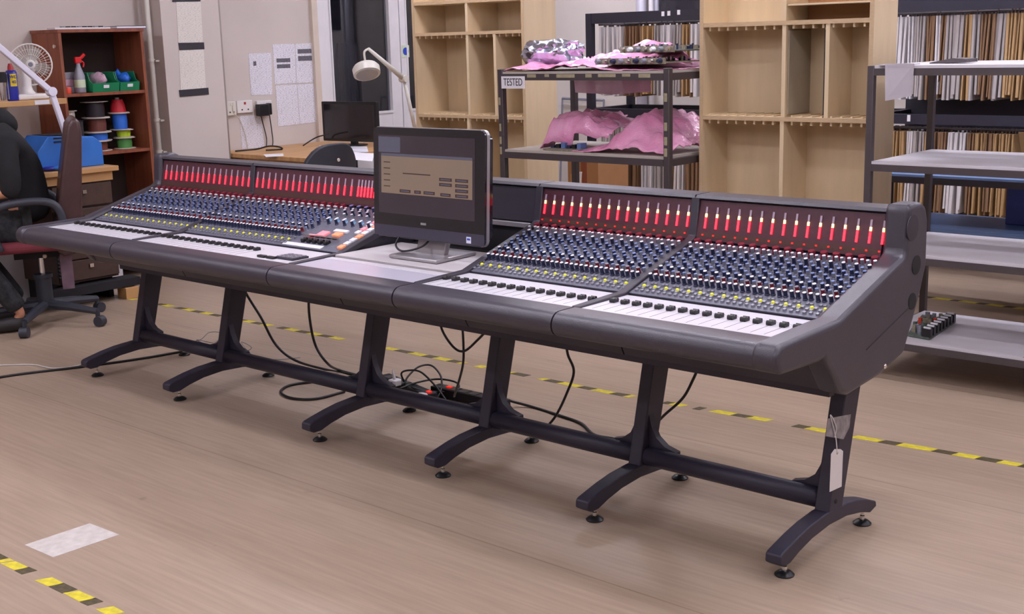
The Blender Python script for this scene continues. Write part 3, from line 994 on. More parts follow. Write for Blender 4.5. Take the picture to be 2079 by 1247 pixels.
T3 = interp([(-60, 1108), (0, 1135), (110, 1186), (225, 1241), (300, 1280)])
tape_line('hazard_tape', 'torn tape line with yellow scraps near the white floor label', [(-20, 3, 'b'), (4, 13, 'y'), (16, 44, 'y'), (44, 60, 'b'), (88, 114, 'y'), (114, 142, 'b'), (144, 178, 'y'), (178, 194, 'b'), (212, 236, 'y')], T3, 0.022)
q = [at(50, 1107, Z=0), at(182, 1063, Z=0), at(242, 1086, Z=0), at(108, 1132, Z=0)]
mb = MB().add(q + [v + Vector((0, 0, 0.0007)) for v in q], [(0, 1, 2, 3), (7, 6, 5, 4), (4, 5, 1, 0), (5, 6, 2, 1), (6, 7, 3, 2), (7, 4, 0, 3)])
tag(obj('floor_label', mb, 'floor_label'), 'scuffed white rectangular label stuck on the floor', 'label')

# ------------------------------------------------------------------ cables, sockets and tag under the console


def cable(label, pts, r=0.005, mm='cable_black', group=None):
    if 'hanging' in label or 'looping' in label or 'dropping' in label:
        if 'wall' not in label:
            pts = [pts[0] + Vector((0, 0, 0.07))] + list(pts)
            if 'looping' in label:
                pts.append(pts[-1] + Vector((0, 0, 0.07)))
    mb = MB().tube(bez(pts, 8), r, 7)
    return tag(obj('cable', mb, mm, smooth=True), label, 'cable', group)


def F(x, y, z=0.006):
    return at(x, y, Z=z)


cable('black cable hanging between second and third leg from the left, nearer the second', [at(497, 590, Y=0.42), at(530, 645, Y=0.45), at(560, 700, Y=0.5), at(600, 732, Y=.52), F(660, 750), F(725, 762)], 0.006)
cable('black cable hanging from the console middle down beside the third leg', [at(627, 585, Y=0.45), at(628, 640, Y=0.45), at(640, 700, Y=.48), at(665, 738, Y=.5), F(690, 752), F(735, 764)], 0.006)
cable('black cable looping in a U below the console beside the fourth leg', [at(890, 640, Y=0.4), at(900, 675, Y=0.4), at(922, 706, Y=0.41), at(942, 713, Y=0.41), at(965, 695, Y=0.4), at(990, 665, Y=0.38)], 0.005)
cable('black cable dropping straight to the power strips by the fourth leg', [at(938, 650, Y=0.42), at(941, 700, Y=0.43), at(940, 740, Y=.45), at(930, 780, Y=0.5), F(922, 805, 0.07)], 0.005)
cable('black cable hanging between fourth and fifth leg', [at(1149, 690, Y=0.4), at(1153, 720, Y=0.4), at(1165, 755, Y=0.42), at(1150, 800, Y=0.44), at(1128, 845, Y=.46), F(1102, 876, 0.05)], 0.005)
cable('black cable hanging between fifth and sixth leg', [at(1418, 740, Y=0.4), at(1405, 775, Y=0.41), at(1385, 810, Y=0.44), at(1350, 842, Y=0.47), at(1330, 862, Y=.5)], 0.005)
cable('black cable lying on the floor from fourth leg towards fifth leg', [F(1010, 800, 0.05), F(1030, 812, 0.03), F(1080, 826), F(1140, 845), F(1180, 860), F(1205, 882), F(1240, 890), F(1290, 896)], 0.006)
cable('black floor cable leaving the picture on the left', [F(-60, 776), F(40, 760), F(190, 742), F(300, 726), F(380, 712), F(440, 705)], 0.006)
cable('thin white cable curling on the floor at far left', [F(-60, 744, .004), F(30, 741, .004), F(70, 741, .004), F(110, 748, .004), F(160, 742, .004), F(215, 722, .004), F(280, 700, .004)], 0.003, 'cable_white')
cable('black cable loop in front of the third leg', [F(700, 795), F(640, 810), F(590, 808), F(570, 795), F(590, 782), F(640, 775), F(690, 772)], 0.006)
cable('thin grey wire tangle between first and second leg', [F(335, 690, .02), F(400, 692, .03), F(425, 675, .06), F(450, 678, .05), F(430, 700, .02), F(400, 690, .04), F(470, 705, .02), F(500, 712, .02), F(510, 705, .04), F(490, 695, .06), F(515, 722, .01), F(560, 730, .005), F(610, 726, .005)], 0.0018, 'knob_grey')
cable('large black cable coil standing behind the power strips', [F(822, 780, 0.05), F(828, 765, .07), F(850, 745, 0.1), F(875, 742, 0.1), F(893, 760, .08), F(897, 780, .05), F(893, 800, .03), F(880, 815)], 0.0045)
cable('smaller black cable coil behind the white plug', [F(820, 775, .05), F(815, 758, .09), F(830, 752, 0.1), F(855, 756, .1), F(885, 785, .05), F(905, 812, .02)], 0.0045)
cable('black cable running flat between the two power strips', [F(810, 790, .04), F(850, 776, .05), F(890, 770, .05), F(925, 776, .05), F(930, 788, .04), F(900, 796, .03), F(860, 794, .04), F(835, 786, .05)], 0.0045)
cable('black cable curving from behind the third leg to the strips', [F(770, 771), F(800, 772), F(830, 784, .03), F(860, 800), F(885, 812), F(905, 822)], 0.0045)


def power_strip(label, p, d, n, L, plugs, sw):
    p, d = Vector(p), Vector(d).normalized()
    nn = Vector((-d.y, d.x, 0))
    r = thing('power_strip', label, 'power strip', p)
    c = p + Vector((0, 0, 0.022))
    obj('strip_body', MB().obox(c, d, nn, (0, 0, 1), L / 2, 0.028, 0.021), 'black_matte', r, bevel=0.004)
    s = MB().obox(p + d * sw + Vector((0, 0, 0.046)), d, nn, (0, 0, 1), 0.012, 0.009, 0.0035)
    obj('rocker_switch', s, 'switch_red', r)
    for k in range(n):
        o = p + d * (-L / 2 + 0.06 + k * 0.06) + Vector((0, 0, 0.0435))
        obj('outlet', MB().obox(o, d, nn, (0, 0, 1), 0.022, 0.022, 0.001), 'black_plastic', r)
    return r, d, nn


a0, a1 = F(790, 782, 0), F(868, 815, 0)
power_strip('black power strip with white plugs next to the third leg', (a0 + a1) / 2, a1 - a0, 4, 0.42, 2, 0.185)
b0, b1 = F(905, 805, 0), F(1005, 828, 0)
power_strip('black power strip with red switch next to the fourth leg', (b0 + b1) / 2, b1 - b0, 4, 0.42, 0, -0.12)


def plug(label, x, y, z, lever):
    p = at(x, y, Z=z)
    r = thing('mains_plug', label, 'plug', p)
    obj('plug_body', MB().prism([(p.x - 0.024, p.y - 0.022), (p.x + 0.024, p.y - 0.022), (p.x + 0.026, p.y + 0.012), (p.x + 0.012, p.y + 0.024), (p.x - 0.012, p.y + 0.024), (p.x - 0.026, p.y + 0.012)], 2, p.z, p.z + 0.026), 'white_gloss', r, bevel=0.004)
    if lever:
        obj('pull_tab', MB().add([p + Vector(v) for v in ((-0.012, -0.004, 0.026), (0.002, -0.004, 0.026), (-0.012, -0.004, 0.07), (-0.012, 0.004, 0.026), (0.002, 0.004, 0.026), (-0.012, 0.004, 0.07))],
                                 [(0, 1, 2), (5, 4, 3), (0, 3, 4, 1), (1, 4, 5, 2), (2, 5, 3, 0)]), 'white_gloss', r)
    obj('cable_grip', MB().lathe((p.x, p.y - 0.022, p.z + 0.012), [(0.007, 0), (0.006, 0.02), (0.004, 0.03)], 10, (0, -1, 0)), 'black_plastic', r)


plug('white mains plug with pointed tab on the power strip by third leg', 803, 782, 0.046, True)
plug('white square mains plug at the near end of the power strip', 856, 812, 0.046, False)

# tag hanging on the last leg
tg = thing('luggage_tag', 'white card tag on a string tied to the right end leg', 'tag', at(1700, 955, X=0.03))
u0 = Vector((0.0245, 0, 0))
tpts = [at(px, py, X=0.028) for px, py in ((1687, 922), (1694, 912), (1706, 912), (1711, 916), (1708, 988), (1684, 999))]
mb = MB()
n = len(tpts)
mb.add(tpts + [p + Vector((0.0012, 0, 0)) for p in tpts], [tuple(range(n)), tuple(range(2 * n - 1, n - 1, -1))] + [(i, n + i, n + (i + 1) % n, (i + 1) % n) for i in range(n)])
obj('card', mb, 'tag_card', tg)
obj('eyelet', MB().lathe(at(1700, 920, X=0.0293), [(0.005, 0), (0.004, 0.0008)], 12, (1, 0, 0)), 'knob_grey', tg)
obj('string_loop', MB().tube(bez([at(1700, 920, X=0.0305), at(1697, 890, X=0.029), at(1690, 860, X=0.028), at(1686, 843, X=0.027), at(1692, 852, X=0.028), at(1698, 870, X=0.028), at(1695, 888, X=0.029)], 6), 0.0016, 6), 'string', tg)
tp = [at(px, py, X=0.0245) for px, py in ((1681, 850), (1727, 841), (1724, 868), (1712, 892), (1676, 886))]
mb = MB()
n = len(tp)
mb.add(tp + [p + Vector((0.0008, 0, 0)) for p in tp], [tuple(range(n)), tuple(range(2 * n - 1, n - 1, -1))] + [(i, n + i, n + (i + 1) % n, (i + 1) % n) for i in range(n)])
tag(obj('clear_tape_patch', mb, 'clear_tape'), 'crinkled clear tape wrapped round the right end leg', 'tape')

# ------------------------------------------------------------------ trolleys
def trolley(name, label, x0, x1, y0, y1, shelves, top, mm, board, bar=0.03, castors=True, low=0.1):
    r = thing(name, label, 'trolley', ((x0 + x1) / 2, (y0 + y1) / 2, 0))
    h = bar / 2
    for px in (x0, x1):
        for py in (y0, y1):
            obj('post', B((px - h, py - h, low), (px + h, py + h, top)), mm, r, bevel=0.003)
            if castors:
                c = MB()
                c.cur = 0
                c.cyl((px - 0.012, py, 0.035), (px + 0.012, py, 0.035), 0.035, seg=14)
                c.cur = 1
                c.box((px - 0.02, py - 0.012, 0.035), (px - 0.014, py + 0.012, low)); c.box((px + 0.014, py - 0.012, 0.035), (px + 0.02, py + 0.012, low)); c.box((px - 0.02, py - 0.02, low - 0.012), (px + 0.02, py + 0.02, low))
                obj('castor', c, ['black_plastic', 'frame_steel'], r)
    for z in shelves:
        for py in (y0, y1):
            obj('rail', B((x0 + h, py - h, z - bar), (x1 - h, py + h, z)), mm, r)
        for px in (x0, x1):
            obj('rail', B((px - h, y0 + h, z - bar), (px + h, y1 - h, z)), mm, r)
        if board:
            obj('shelf_board', B((x0 + h, y0 - h * .6, z), (x1 - h, y1 - h, z + 0.012)), board, r)
    return r


TRX, TRY, TRD = -0.79, 2.1, 0.63
trw = trolley('shelf_trolley', 'dark steel trolley with four white shelves on the right', TRX, 0.55, TRY, TRY + TRD, [0.172, 0.556, 0.946, 1.352], 1.364, 'frame_steel', 'laminate')
for z in (0.172, 0.556, 0.946):
    obj('worn_band', B((TRX + 0.70, TRY - 0.008, z + 0.0121), (TRX + 0.82, TRY + TRD - 0.02, z + 0.0128)), 'laminate_band', trw)
s0, s1 = at(1797, 130, Y=TRY + 0.05), at(1855, 200, Y=TRY + 0.05)
sh = MB()
sh.add([at(1797, 129, Y=TRY - 0.03), at(1856, 129, Y=TRY - 0.03), at(1851, 195, Y=TRY - 0.02), at(1797, 205, Y=TRY - 0.035)], [(0, 1, 2, 3)])
sh.add([v + Vector((0, 0.002, 0)) for v in sh.v[:4]], [(3, 2, 1, 0)])
sh.f += [[0, 4, 5, 1], [1, 5, 6, 2], [2, 6, 7, 3], [3, 7, 4, 0]]
sh.mi += [0] * 4
hs = tag(obj('hanging_sheet', sh, 'plastic_film'), 'translucent plastic sheet hanging over the front rail of the right trolley', 'sheet')
obj('sheet_fold', B((s0.x + 0.005, TRY - 0.03, 1.3645), (s0.x + 0.125, TRY + 0.12, 1.368)), 'plastic_film', hs)
pm = MB().prism([(s0.x + 0.14, 0), (s0.x + 0.30, 0.004), (s0.x + 0.30, 0.018), (s0.x + 0.24, 0.022), (s0.x + 0.14, 0.004)], 1, TRY + 0.18, TRY + 0.30)
for v in pm.v:
    v.z += 1.3645
tag(obj('dark_clip', pm, 'frame_steel'), 'dark wedge shaped bracket lying on the top white shelf', 'bracket')


def board_thing(name, label, x0, x1, y0, y1, z, n, matn, capm, legs=0.0, rows=2):
    """circuit module: board, row of knobs and many components"""
    r = thing(name, label, 'circuit board', ((x0 + x1) / 2, (y0 + y1) / 2, z))
    obj('board', B((x0, y0, z + 0.004), (x1, y1, z + 0.010)), matn, r)
    obj('front_strip', B((x0, y0 - 0.012, z), (x1, y0, z + 0.03)), 'pcb_tan', r)
    for k in range(n):
        x = x0 + (x1 - x0) * (k + 0.5) / n
        obj('control', MB().lathe((x, y0 - 0.012, z + 0.016), [(0.013, 0), (0.013, 0.01), (0.009, 0.026)], 10, (0, -1, 0)), capm[k % len(capm)], r)
    comp = MB()
    comp.cur = 0
    random.seed(int((x0 + 9) * 1000))
    for k in range(46):
        x, y = random.uniform(x0 + .01, x1 - .03), random.uniform(y0 + .01, y1 - .02)
        comp.cur = random.choice((0, 1, 2, 3))
        if k % 3:
            comp.box((x, y, z + 0.010), (x + random.uniform(.006, .02), y + random.uniform(.006, .014), z + random.uniform(.016, .034)))
        else:
            comp.cyl((x, y, z + 0.010), (x, y, z + random.uniform(.02, .04)), 0.006, seg=8)
    o = obj('components', comp, ['black_plastic', 'knob_grey', 'pcb_tan', 'knob_navy'], r)
    o['kind'] = 'stuff'
    return r


p0 = at(1845, 690, Z=0.186)
bd = thing('fader_board', 'grey green circuit board with white keys on the lowest white shelf', 'circuit board', (p0.x + 0.1, p0.y + 0.2, 0.186))
e0, e1, e2, e3 = at(1842, 682, Z=0.187), at(1886, 690, Z=0.187), at(1940, 655, Z=0.187), at(1872, 642, Z=0.187)
vs = [e0, e1, e2, e3]
mb = MB().add(vs + [v + Vector((0, 0, 0.008)) for v in vs], [(3, 2, 1, 0), (4, 5, 6, 7), (0, 1, 5, 4), (1, 2, 6, 5), (2, 3, 7, 6), (3, 0, 4, 7)])
obj('board', mb, 'pcb_green', bd)
for k in range(8):
    t = (k + 0.4) / 8
    c = e1.lerp(e2, t) + (e0 - e1) * 0.16 + Vector((0, 0, 0.026))
    dx, dy = (e0 - e1).normalized(), (e2 - e1).normalized()
    obj('switch_block', MB().obox(c, dx, dy, (0, 0, 1), 0.022, 0.014, 0.018), 'black_plastic', bd)
    obj('white_key', MB().obox(c + Vector((0, 0, 0.0205)), dx, dy, (0, 0, 1), 0.017, 0.006, 0.003), 'knob_white', bd)
comp = MB()
for k in range(60):
    s, t = random.uniform(0.4, 0.95), random.uniform(0.05, 0.9)
    c = e1.lerp(e2, t).lerp(e0.lerp(e3, t), s)
    comp.cur = 3 if k % 15 == 0 else k % 3
    comp.box((c.x, c.y, c.z + 0.007), (c.x + 0.014, c.y + 0.012, c.z + random.uniform(.015, .045)))
obj('components', comp, ['pcb_green', 'pcb_tan', 'knob_grey', 'orange_red'], bd)['kind'] = 'stuff'

# trolley marked TESTED
TX0, TX1, TY0, TYD = -2.915, -1.838, 2.1, 0.62
trt = trolley('tested_trolley', 'worn dark steel trolley with TESTED card and pink bubble wrap', TX0, TX1, TY0, TY0 + TYD, [0.92, 1.335], 1.36, 'frame_worn', 'laminate_band', 0.034)
for (x0, x1) in ((-2.72, -2.66), (-2.60, -2.57), (-2.52, -2.40), (-2.33, -2.29), (-2.25, -2.14), (-2.10, -2.05), (-2.00, -1.93)):
    obj('paint_chip', B((x0, TY0 - 0.0178, 1.312 + random.uniform(0, .008)), (x1, TY0 - 0.0165, 1.333)), 'worn_cream', trt)
for zc in (1.20, 0.99, 0.935, 1.06):
    obj('paint_chip', B((TX1 - 0.012, TY0 - 0.0178, zc), (TX1 + 0.006, TY0 - 0.0165, zc + 0.04)), 'worn_cream', trt)
    obj('paint_chip', B((TX0 - 0.012, TY0 - 0.0178, zc - .03), (TX0 + 0.001, TY0 - 0.0165, zc + 0.01)), 'worn_cream', trt)
c0, c1 = at(1018, 155, Y=TY0 - 0.019), at(1066, 180, Y=TY0 - 0.019)
cardo = tag(obj('tested_card', B((c0.x, TY0 - 0.021, c1.z), (c1.x, TY0 - 0.019, c0.z)), 'paper_plain'), 'white card reading TESTED in black on the trolley corner', 'sign')
tm = text_mesh('lettering', 'TESTED', 0.048)
tm.materials.append(MATS['ink'])
lo = inst('lettering', tm, cardo, ((c0.x + c1.x) / 2, TY0 - 0.0213, (c0.z + c1.z) / 2), (math.pi / 2, 0, 0))
lo.scale = (0.82, 1.15, 1)


def heap(name, label, cat, outline, z, hfun, mm, thick=0.004, n=46, seed=1, group=None):
    """crumpled sheet lying on a shelf: outline polygon in x,y (room), height from hfun(u,v)"""
    xs, ys = [p[0] for p in outline], [p[1] for p in outline]
    x0, x1, y0, y1 = min(xs), max(xs), min(ys), max(ys)
    mb = MB()
    idx = {}
    rows = max(10, n // 2)

    def inside(x, y):
        c = False
        k = len(outline)
        for i in range(k):
            (ax, ay), (bx, by) = outline[i], outline[(i + 1) % k]
            if (ay > y) != (by > y) and x < (bx - ax) * (y - ay) / (by - ay) + ax:
                c = not c
        return c
    for i in range(n + 1):
        for j in range(rows + 1):
            u, v = i / n, j / rows
            x, y = x0 + (x1 - x0) * u, y0 + (y1 - y0) * v
            p = Vector((x * 7 + seed * 3.1, y * 7, seed))
            cr = abs(noise.noise(p)) * 0.05 + abs(noise.noise(p * 2.3)) * 0.028 + noise.noise(p * 5) * 0.008
            h = max(0.004, hfun(u, v) + (cr - 0.02) * min(1, hfun(u, v) * 18 + 0.12))
            jx, jy = noise.noise(p * 1.7) * 0.012, noise.noise(p * 1.9 + Vector((5, 5, 5))) * 0.012
            idx[i, j] = len(mb.v)
            mb.v.append(Vector((x + jx, y + jy, z + h)))
    for i in range(n):
        for j in range(rows):
            cx, cy = x0 + (x1 - x0) * (i + .5) / n, y0 + (y1 - y0) * (j + .5) / rows
            if inside(cx, cy):
                mb.f.append([idx[i, j], idx[i + 1, j], idx[i + 1, j + 1], idx[i, j + 1]])
                mb.mi.append(0)
    o = obj(name, mb, mm, smooth=True)
    so = o.modifiers.new('thickness', 'SOLIDIFY')
    so.thickness = thick
    so.offset = -1
    return tag(o, label, cat, group)


def hump(c, w, h):
    return lambda u: h * math.exp(-((u - c) / w) ** 2)


ZT = 1.348
heap('bubble_wrap', 'pink bubble wrap spread over the top of the TESTED trolley', 'bubble wrap', [(TX0 + 0.0, TY0 - 0.005), (TX1 - 0.1, TY0 - 0.0), (TX1 - 0.02, TY0 + 0.2), (TX1 - 0.02, TY0 + 0.58), (TX0 + 0.25, TY0 + 0.6), (TX0 + 0.02, TY0 + 0.35)], ZT,
     lambda u, v: 0.006 + 0.085 * math.exp(-((u - .45) / .16) ** 2) * (0.35 + v * .9) + 0.05 * math.exp(-((u - .12) / .1) ** 2) * (0.3 + v) + 0.11 * math.exp(-((u - .66) / .15) ** 2) * v * v, 'bubble_pink', n=70, seed=2)
ZL = 0.932
heap('bubble_wrap', 'limp pink bubble wrap bag at the left of the lower trolley shelf', 'bubble wrap', [(-2.74, TY0 + 0.1), (-2.30, TY0 + 0.12), (-2.24, TY0 + 0.5), (-2.72, TY0 + 0.52)], ZL,
     lambda u, v: (0.17 * min(1, u * 16) * (1 - max(0, u - .45) * 0.8) * min(1, .2 + v * 6) + 0.004), 'bubble_pink', n=40, seed=5)
heap('bubble_wrap', 'large pink bubble wrap heap at the right of the lower trolley shelf', 'bubble wrap', [(-2.50, TY0 + 0.03), (-2.2, TY0 + 0.02), (TX1 - 0.03, TY0 + 0.02), (TX1 - 0.02, TY0 + 0.55), (-2.2, TY0 + 0.55), (-2.45, TY0 + 0.2)], ZL,
     lambda u, v: 0.004 + (0.20 * math.exp(-((u - .62) / .30) ** 2)) * min(1, .15 + v * 2.6) * (1.0 if u < .62 else 0.93), 'bubble_pink', n=60, seed=9)
# film sheet trailing behind below the top shelf
fm = MB()
fp = [at(1165, 160, Y=TY0 + TYD - 0.02), at(1320, 160, Y=TY0 + TYD - 0.02), at(1322, 186, Y=TY0 + TYD - 0.03), at(1245, 192, Y=TY0 + TYD - 0.01), at(1168, 188, Y=TY0 + TYD - 0.03)]
k = len(fp)
fm.add(fp + [p + Vector((0, 0.003, 0)) for p in fp], [tuple(range(k)), tuple(range(2 * k - 1, k - 1, -1))] + [(i, k + i, k + (i + 1) % k, (i + 1) % k) for i in range(k)])
tag(obj('film_sheet', fm, 'bubble_pale'), 'pale pink film hanging under the back of the top trolley shelf', 'film')
# silver antistatic bag
bm = bmesh.new()
bmesh.ops.create_icosphere(bm, subdivisions=4, radius=1)
bc = at(1120, 106, Y=TY0 + 0.28)
mb = MB()
for v in bm.verts:
    p = v.co.copy()
    k = 1 + 0.2 * noise.noise(p * 1.7 + Vector((3, 1, 7))) - 0.22 * abs(noise.noise(p * 2.9)) - 0.1 * abs(noise.noise(p * 6.3)) + 0.08
    q2 = Vector((max(-.85, min(.85, p.x * 1.1)), max(-.9, min(.9, p.y)), max(-.78, min(.72, p.z)))) * k
    mb.v.append(Vector((bc.x + q2.x * 0.18, bc.y + q2.y * 0.13, bc.z + q2.z * 0.088)))
lowz = min(v.z for v in mb.v)
for v in mb.v:
    v.z += (ZT + 0.01) - lowz
for f in bm.faces:
    mb.f.append([v.index for v in f.verts])
    mb.mi.append(0)
bm.free()
tag(obj('antistatic_bag', mb, 'esd_bag'), 'crumpled shiny silver antistatic bag on the pink bubble wrap', 'bag')
b0, b1 = at(1212, 146, Y=TY0 + 0.03), at(1352, 146, Y=TY0 + 0.03)
board_thing('channel_board', 'lower long circuit module with knobs at the top trolley front', b0.x, b1.x, TY0 + 0.03, TY0 + 0.33, ZT + 0.03, 9, 'pcb_tan', ['knob_grey', 'chrome', 'knob_navy'])
b0, b1 = at(1262, 128, Y=TY0 + 0.09), at(1370, 128, Y=TY0 + 0.09)
board_thing('channel_board', 'upper circuit module with silver knobs stacked on another module', b0.x, b1.x, TY0 + 0.09, TY0 + 0.38, ZT + 0.085, 7, 'pcb_green', ['chrome', 'knob_white', 'knob_grey'])
b0, b1 = at(1270, 108, Y=TY0 + 0.42), at(1418, 108, Y=TY0 + 0.42)
board_thing('channel_board', 'rear circuit module lying behind on the trolley top next to the plywood shelf', b0.x, min(b1.x, TX1 - .02), TY0 + 0.42, TY0 + 0.58, ZT + 0.085, 5, 'pcb_tan', ['black_plastic', 'knob_white'])
r = thing('small_board', 'small blue and dark circuit board between the lower bubble wraps', 'circuit board', at(1130, 300, Y=TY0 + 0.1))
q = at(1090, 303, Z=0.932)
obj('board', B((-2.66, TY0 + 0.03, 0.933), (-2.42, TY0 + 0.16, 0.942)), 'pcb_tan', r)
for k in range(6):
    obj('component', B((-2.65 + k * 0.036, TY0 + 0.08, 0.942), (-2.625 + k * 0.036, TY0 + 0.13, 0.955 + 0.008 * (k % 3))), ['knob_navy', 'black_plastic', 'knob_blue'][k % 3], r)

# ------------------------------------------------------------------ plywood pigeonhole units
def pigeonhole(name, label, x0, x1, y0, y1, top, zs, divs, pegs, t=0.02):
    """zs: shelf heights; divs: list per row (below zs[0], between, ..., above) of divider x"""
    r = thing(name, label, 'shelf unit', ((x0 + x1) / 2, (y0 + y1) / 2, 0))
    obj('side_panel', B((x0, y0, 0), (x0 + t, y1, top)), 'birch', r)
    obj('side_panel', B((x1 - t, y0, 0), (x1, y1, top)), 'birch', r)
    obj('back_panel', B((x0 + t, y1 - 0.01, 0.0), (x1 - t, y1, top)), 'birch', r)
    obj('top_panel', B((x0 + t, y0, top - t), (x1 - t, y1 - 0.01, top)), 'birch', r)
    for s in (x0, x1 - t):
        obj('edge_strip', B((s, y0 - 0.003, 0), (s + t, y0 - 0.0001, top)), 'birch_edge', r)
    for z in zs:
        s = obj('shelf', B((x0 + t, y0 + 0.004, z - t), (x1 - t, y1 - 0.01, z)), 'birch', r)
        obj('edge_strip', B((x0 + t, y0, z - t), (x1 - t, y0 + 0.0039, z)), 'birch_edge', s)
        if z in pegs:
            n = 17
            for k in range(n):
                x = x0 + t + 0.03 + k * (x1 - x0 - 2 * t - 0.06) / (n - 1)
                obj('peg', B((x - 0.005, y0 + 0.012, z - t - 0.018), (x + 0.005, y1 - 0.05, z - t)), 'birch', s)
                if z != pegs[-1]:
                    obj('peg', B((x - 0.005, y0 + 0.012, z), (x + 0.005, y1 - 0.05, z + 0.008)), 'birch', s)
    lv = [0.0] + list(zs) + [top - t]
    for i, ds in enumerate(divs):
        for x in ds:
            obj('divider', B((x - t / 2, y0 + 0.002, lv[i]), (x + t / 2, y1 - 0.01, lv[i + 1] - (t if i < len(zs) else 0))), 'birch', r)
    return r


AY = 2.85
ax0, ax1 = at(838, 65, Y=AY).x, at(1064, 65, Y=AY).x
ayb = at(1128, 60, X=ax1).y
za = [0.52, 1.05, at(950, 64, Y=AY).z, at(950, 3, Y=AY).z + 0.012]
pigeonhole('plywood_shelf_unit', 'pale plywood pigeonhole unit beside the white glass door', ax0, ax1, AY, ayb, 2.25, za,
           [[at(952, 300, Y=AY).x], [at(952, 300, Y=AY).x], [at(950, 150, Y=AY).x, at(1005, 150, Y=AY).x], [at(946, 30, Y=AY).x], [at(946, 30, Y=AY).x]], [za[1], za[2]])
BY = 2.3
bx0, bx1 = at(1421, 100, Y=BY).x, at(1774, 60, Y=BY).x
byb = at(1820, 100, X=bx1).y
zb = [0.55, at(1590, 238, Y=BY).z, at(1590, 42, Y=BY).z]
pw = pigeonhole('plywood_shelf_unit', 'pale plywood pigeonhole unit between the two steel trolleys', bx0, bx1, BY, byb, 2.25, zb,
                [[at(1586, 300, Y=BY).x], [at(1586, 300, Y=BY).x], [at(1590, 150, Y=BY).x, at(1678, 150, Y=BY).x], [at(1592, 20, Y=BY).x]], [zb[1], zb[2]])
xm = at(1592, 20, Y=BY).x
obj('thin_shelf', B((xm + 0.012, BY + 0.01, at(1680, 8, Y=BY).z), (bx1 - 0.021, byb - 0.012, at(1680, 8, Y=BY).z + 0.008)), 'birch', pw)
obj('dark_back', B((xm + 0.012, byb - 0.03, zb[2] + 0.002), (bx1 - 0.021, byb - 0.011, 1.9)), 'cardboard', pw)
x1 = at(1678, 150, Y=BY).x
obj('grey_side', B((xm + 0.012, BY + 0.02, zb[1] + 0.012), (xm + 0.02, byb - 0.012, zb[2] - 0.045)), 'mdf_grey', pw)
obj('black_edge', B((x1 - 0.016, BY + 0.003, zb[1] + 0.012), (x1 - 0.0105, BY + 0.02, zb[2] - 0.045)), 'black_matte', pw)

# ------------------------------------------------------------------ hanging folder racks
RY = 4.5
rk = thing('hanging_rack', 'long black steel rack with two rows of hanging folders', 'rack', (-2.0, RY + 0.25, 0))
rx0 = at(1198, 28, Y=RY).x
ZR = [(1.61, 1.685), (0.935, 0.995)]
for x in (rx0, -1.9, 0.6):
    for y in (RY, RY + 0.5):
        obj('post', B((x - 0.025, y - 0.025, 0), (x + 0.025, y + 0.025, 1.685)), 'rack_black', rk)
for (z0, z1) in ZR:
    for y in (RY, RY + 0.5):
        for xa, xb in ((rx0 + 0.025, -1.925), (-1.875, 0.575)):
            obj('beam', B((xa, y - 0.02, z0), (xb, y + 0.02, z1)), 'rack_black', rk)
for x in (rx0, -1.9, 0.6):
    for (z0, z1) in ZR:
        obj('cross_rail', B((x - 0.02, RY + 0.026, z0), (x + 0.02, RY + 0.474, z1)), 'rack_black', rk)
obj('back_sheet', B((-1.87, RY + 0.44, 0.0), (0.57, RY + 0.45, 1.66)), 'rack_black', rk)
for z in (1.598, 0.9):
    obj('hanging_rod', MB().cyl((rx0 + 0.02, RY + 0.08, z + 0.005), (0.58, RY + 0.08, z + 0.005), 0.008, seg=8), 'frame_steel', rk)
for px, py in ((1346, 28), (1358, 27), (1378, 25)):
    p = at(px, py, Y=RY - 0.021)
    obj('label_dot', B((p.x - 0.012, RY - 0.0225, p.z - 0.016), (p.x + 0.012, RY - 0.0205, p.z + 0.016)), 'paper_plain', rk)
p = at(1845, 240, Y=RY - 0.021)
obj('label_dot', B((p.x - 0.01, RY - 0.0225, p.z - 0.02), (p.x + 0.01, RY - 0.0205, p.z + 0.02)), 'paper_plain', rk)

FOLD = {}


def folder_mesh(mm, t, h):
    key = (mm, t, h)
    if key not in FOLD:
        mb = MB()
        mb.cur = 0
        mb.box((-t / 2, 0, -h), (t / 2, 0.36, 0))
        mb.cur = 1
        mb.box((-0.003, 0.05, 0), (0.003, 0.08, 0.03))
        FOLD[key] = mesh_of('hanging_folder', mb, [mm, 'frame_steel'])
    return FOLD[key]


CL = {'card_white': 'white', 'card_grey': 'grey', 'card_manila': 'buff', 'card_brown': 'brown'}
random.seed(21)


def nth(n):
    return str(n) + ('th' if 10 < n % 100 < 14 else {1: 'st', 2: 'nd', 3: 'rd'}.get(n % 10, 'th'))


def folder_row(pa, pb, ztop, where, mix, pitch):
    xa, xb = at(pa, 120, Y=RY).x, at(pb, 120, Y=RY).x
    x = xa
    run, mm, cnt = 0, 'card_white', 0
    while x < xb:
        cnt += 1
        if run <= 0:
            mm = random.choice(mix)
            run = random.randint(1, 4)
        run -= 1
        t = random.choice((0.008, 0.011, 0.014, 0.018 if mm in ('card_white', 'card_grey') else 0.009))
        h = random.choice((0.47, 0.485, 0.495, 0.505, 0.5))
        o = inst('hanging_folder', folder_mesh(mm, t, h), None, (x, RY + 0.03 + random.uniform(-0.012, 0.012), ztop), (0, random.uniform(-0.03, 0.03) + 0.02, random.uniform(-0.05, 0.05)))
        tag(o, '%s folder, %s from the left in the %s' % (CL[mm], nth(cnt), where), 'folder', 'folders in the %s' % where)
        x += t + random.uniform(0.2, 1.0) * pitch


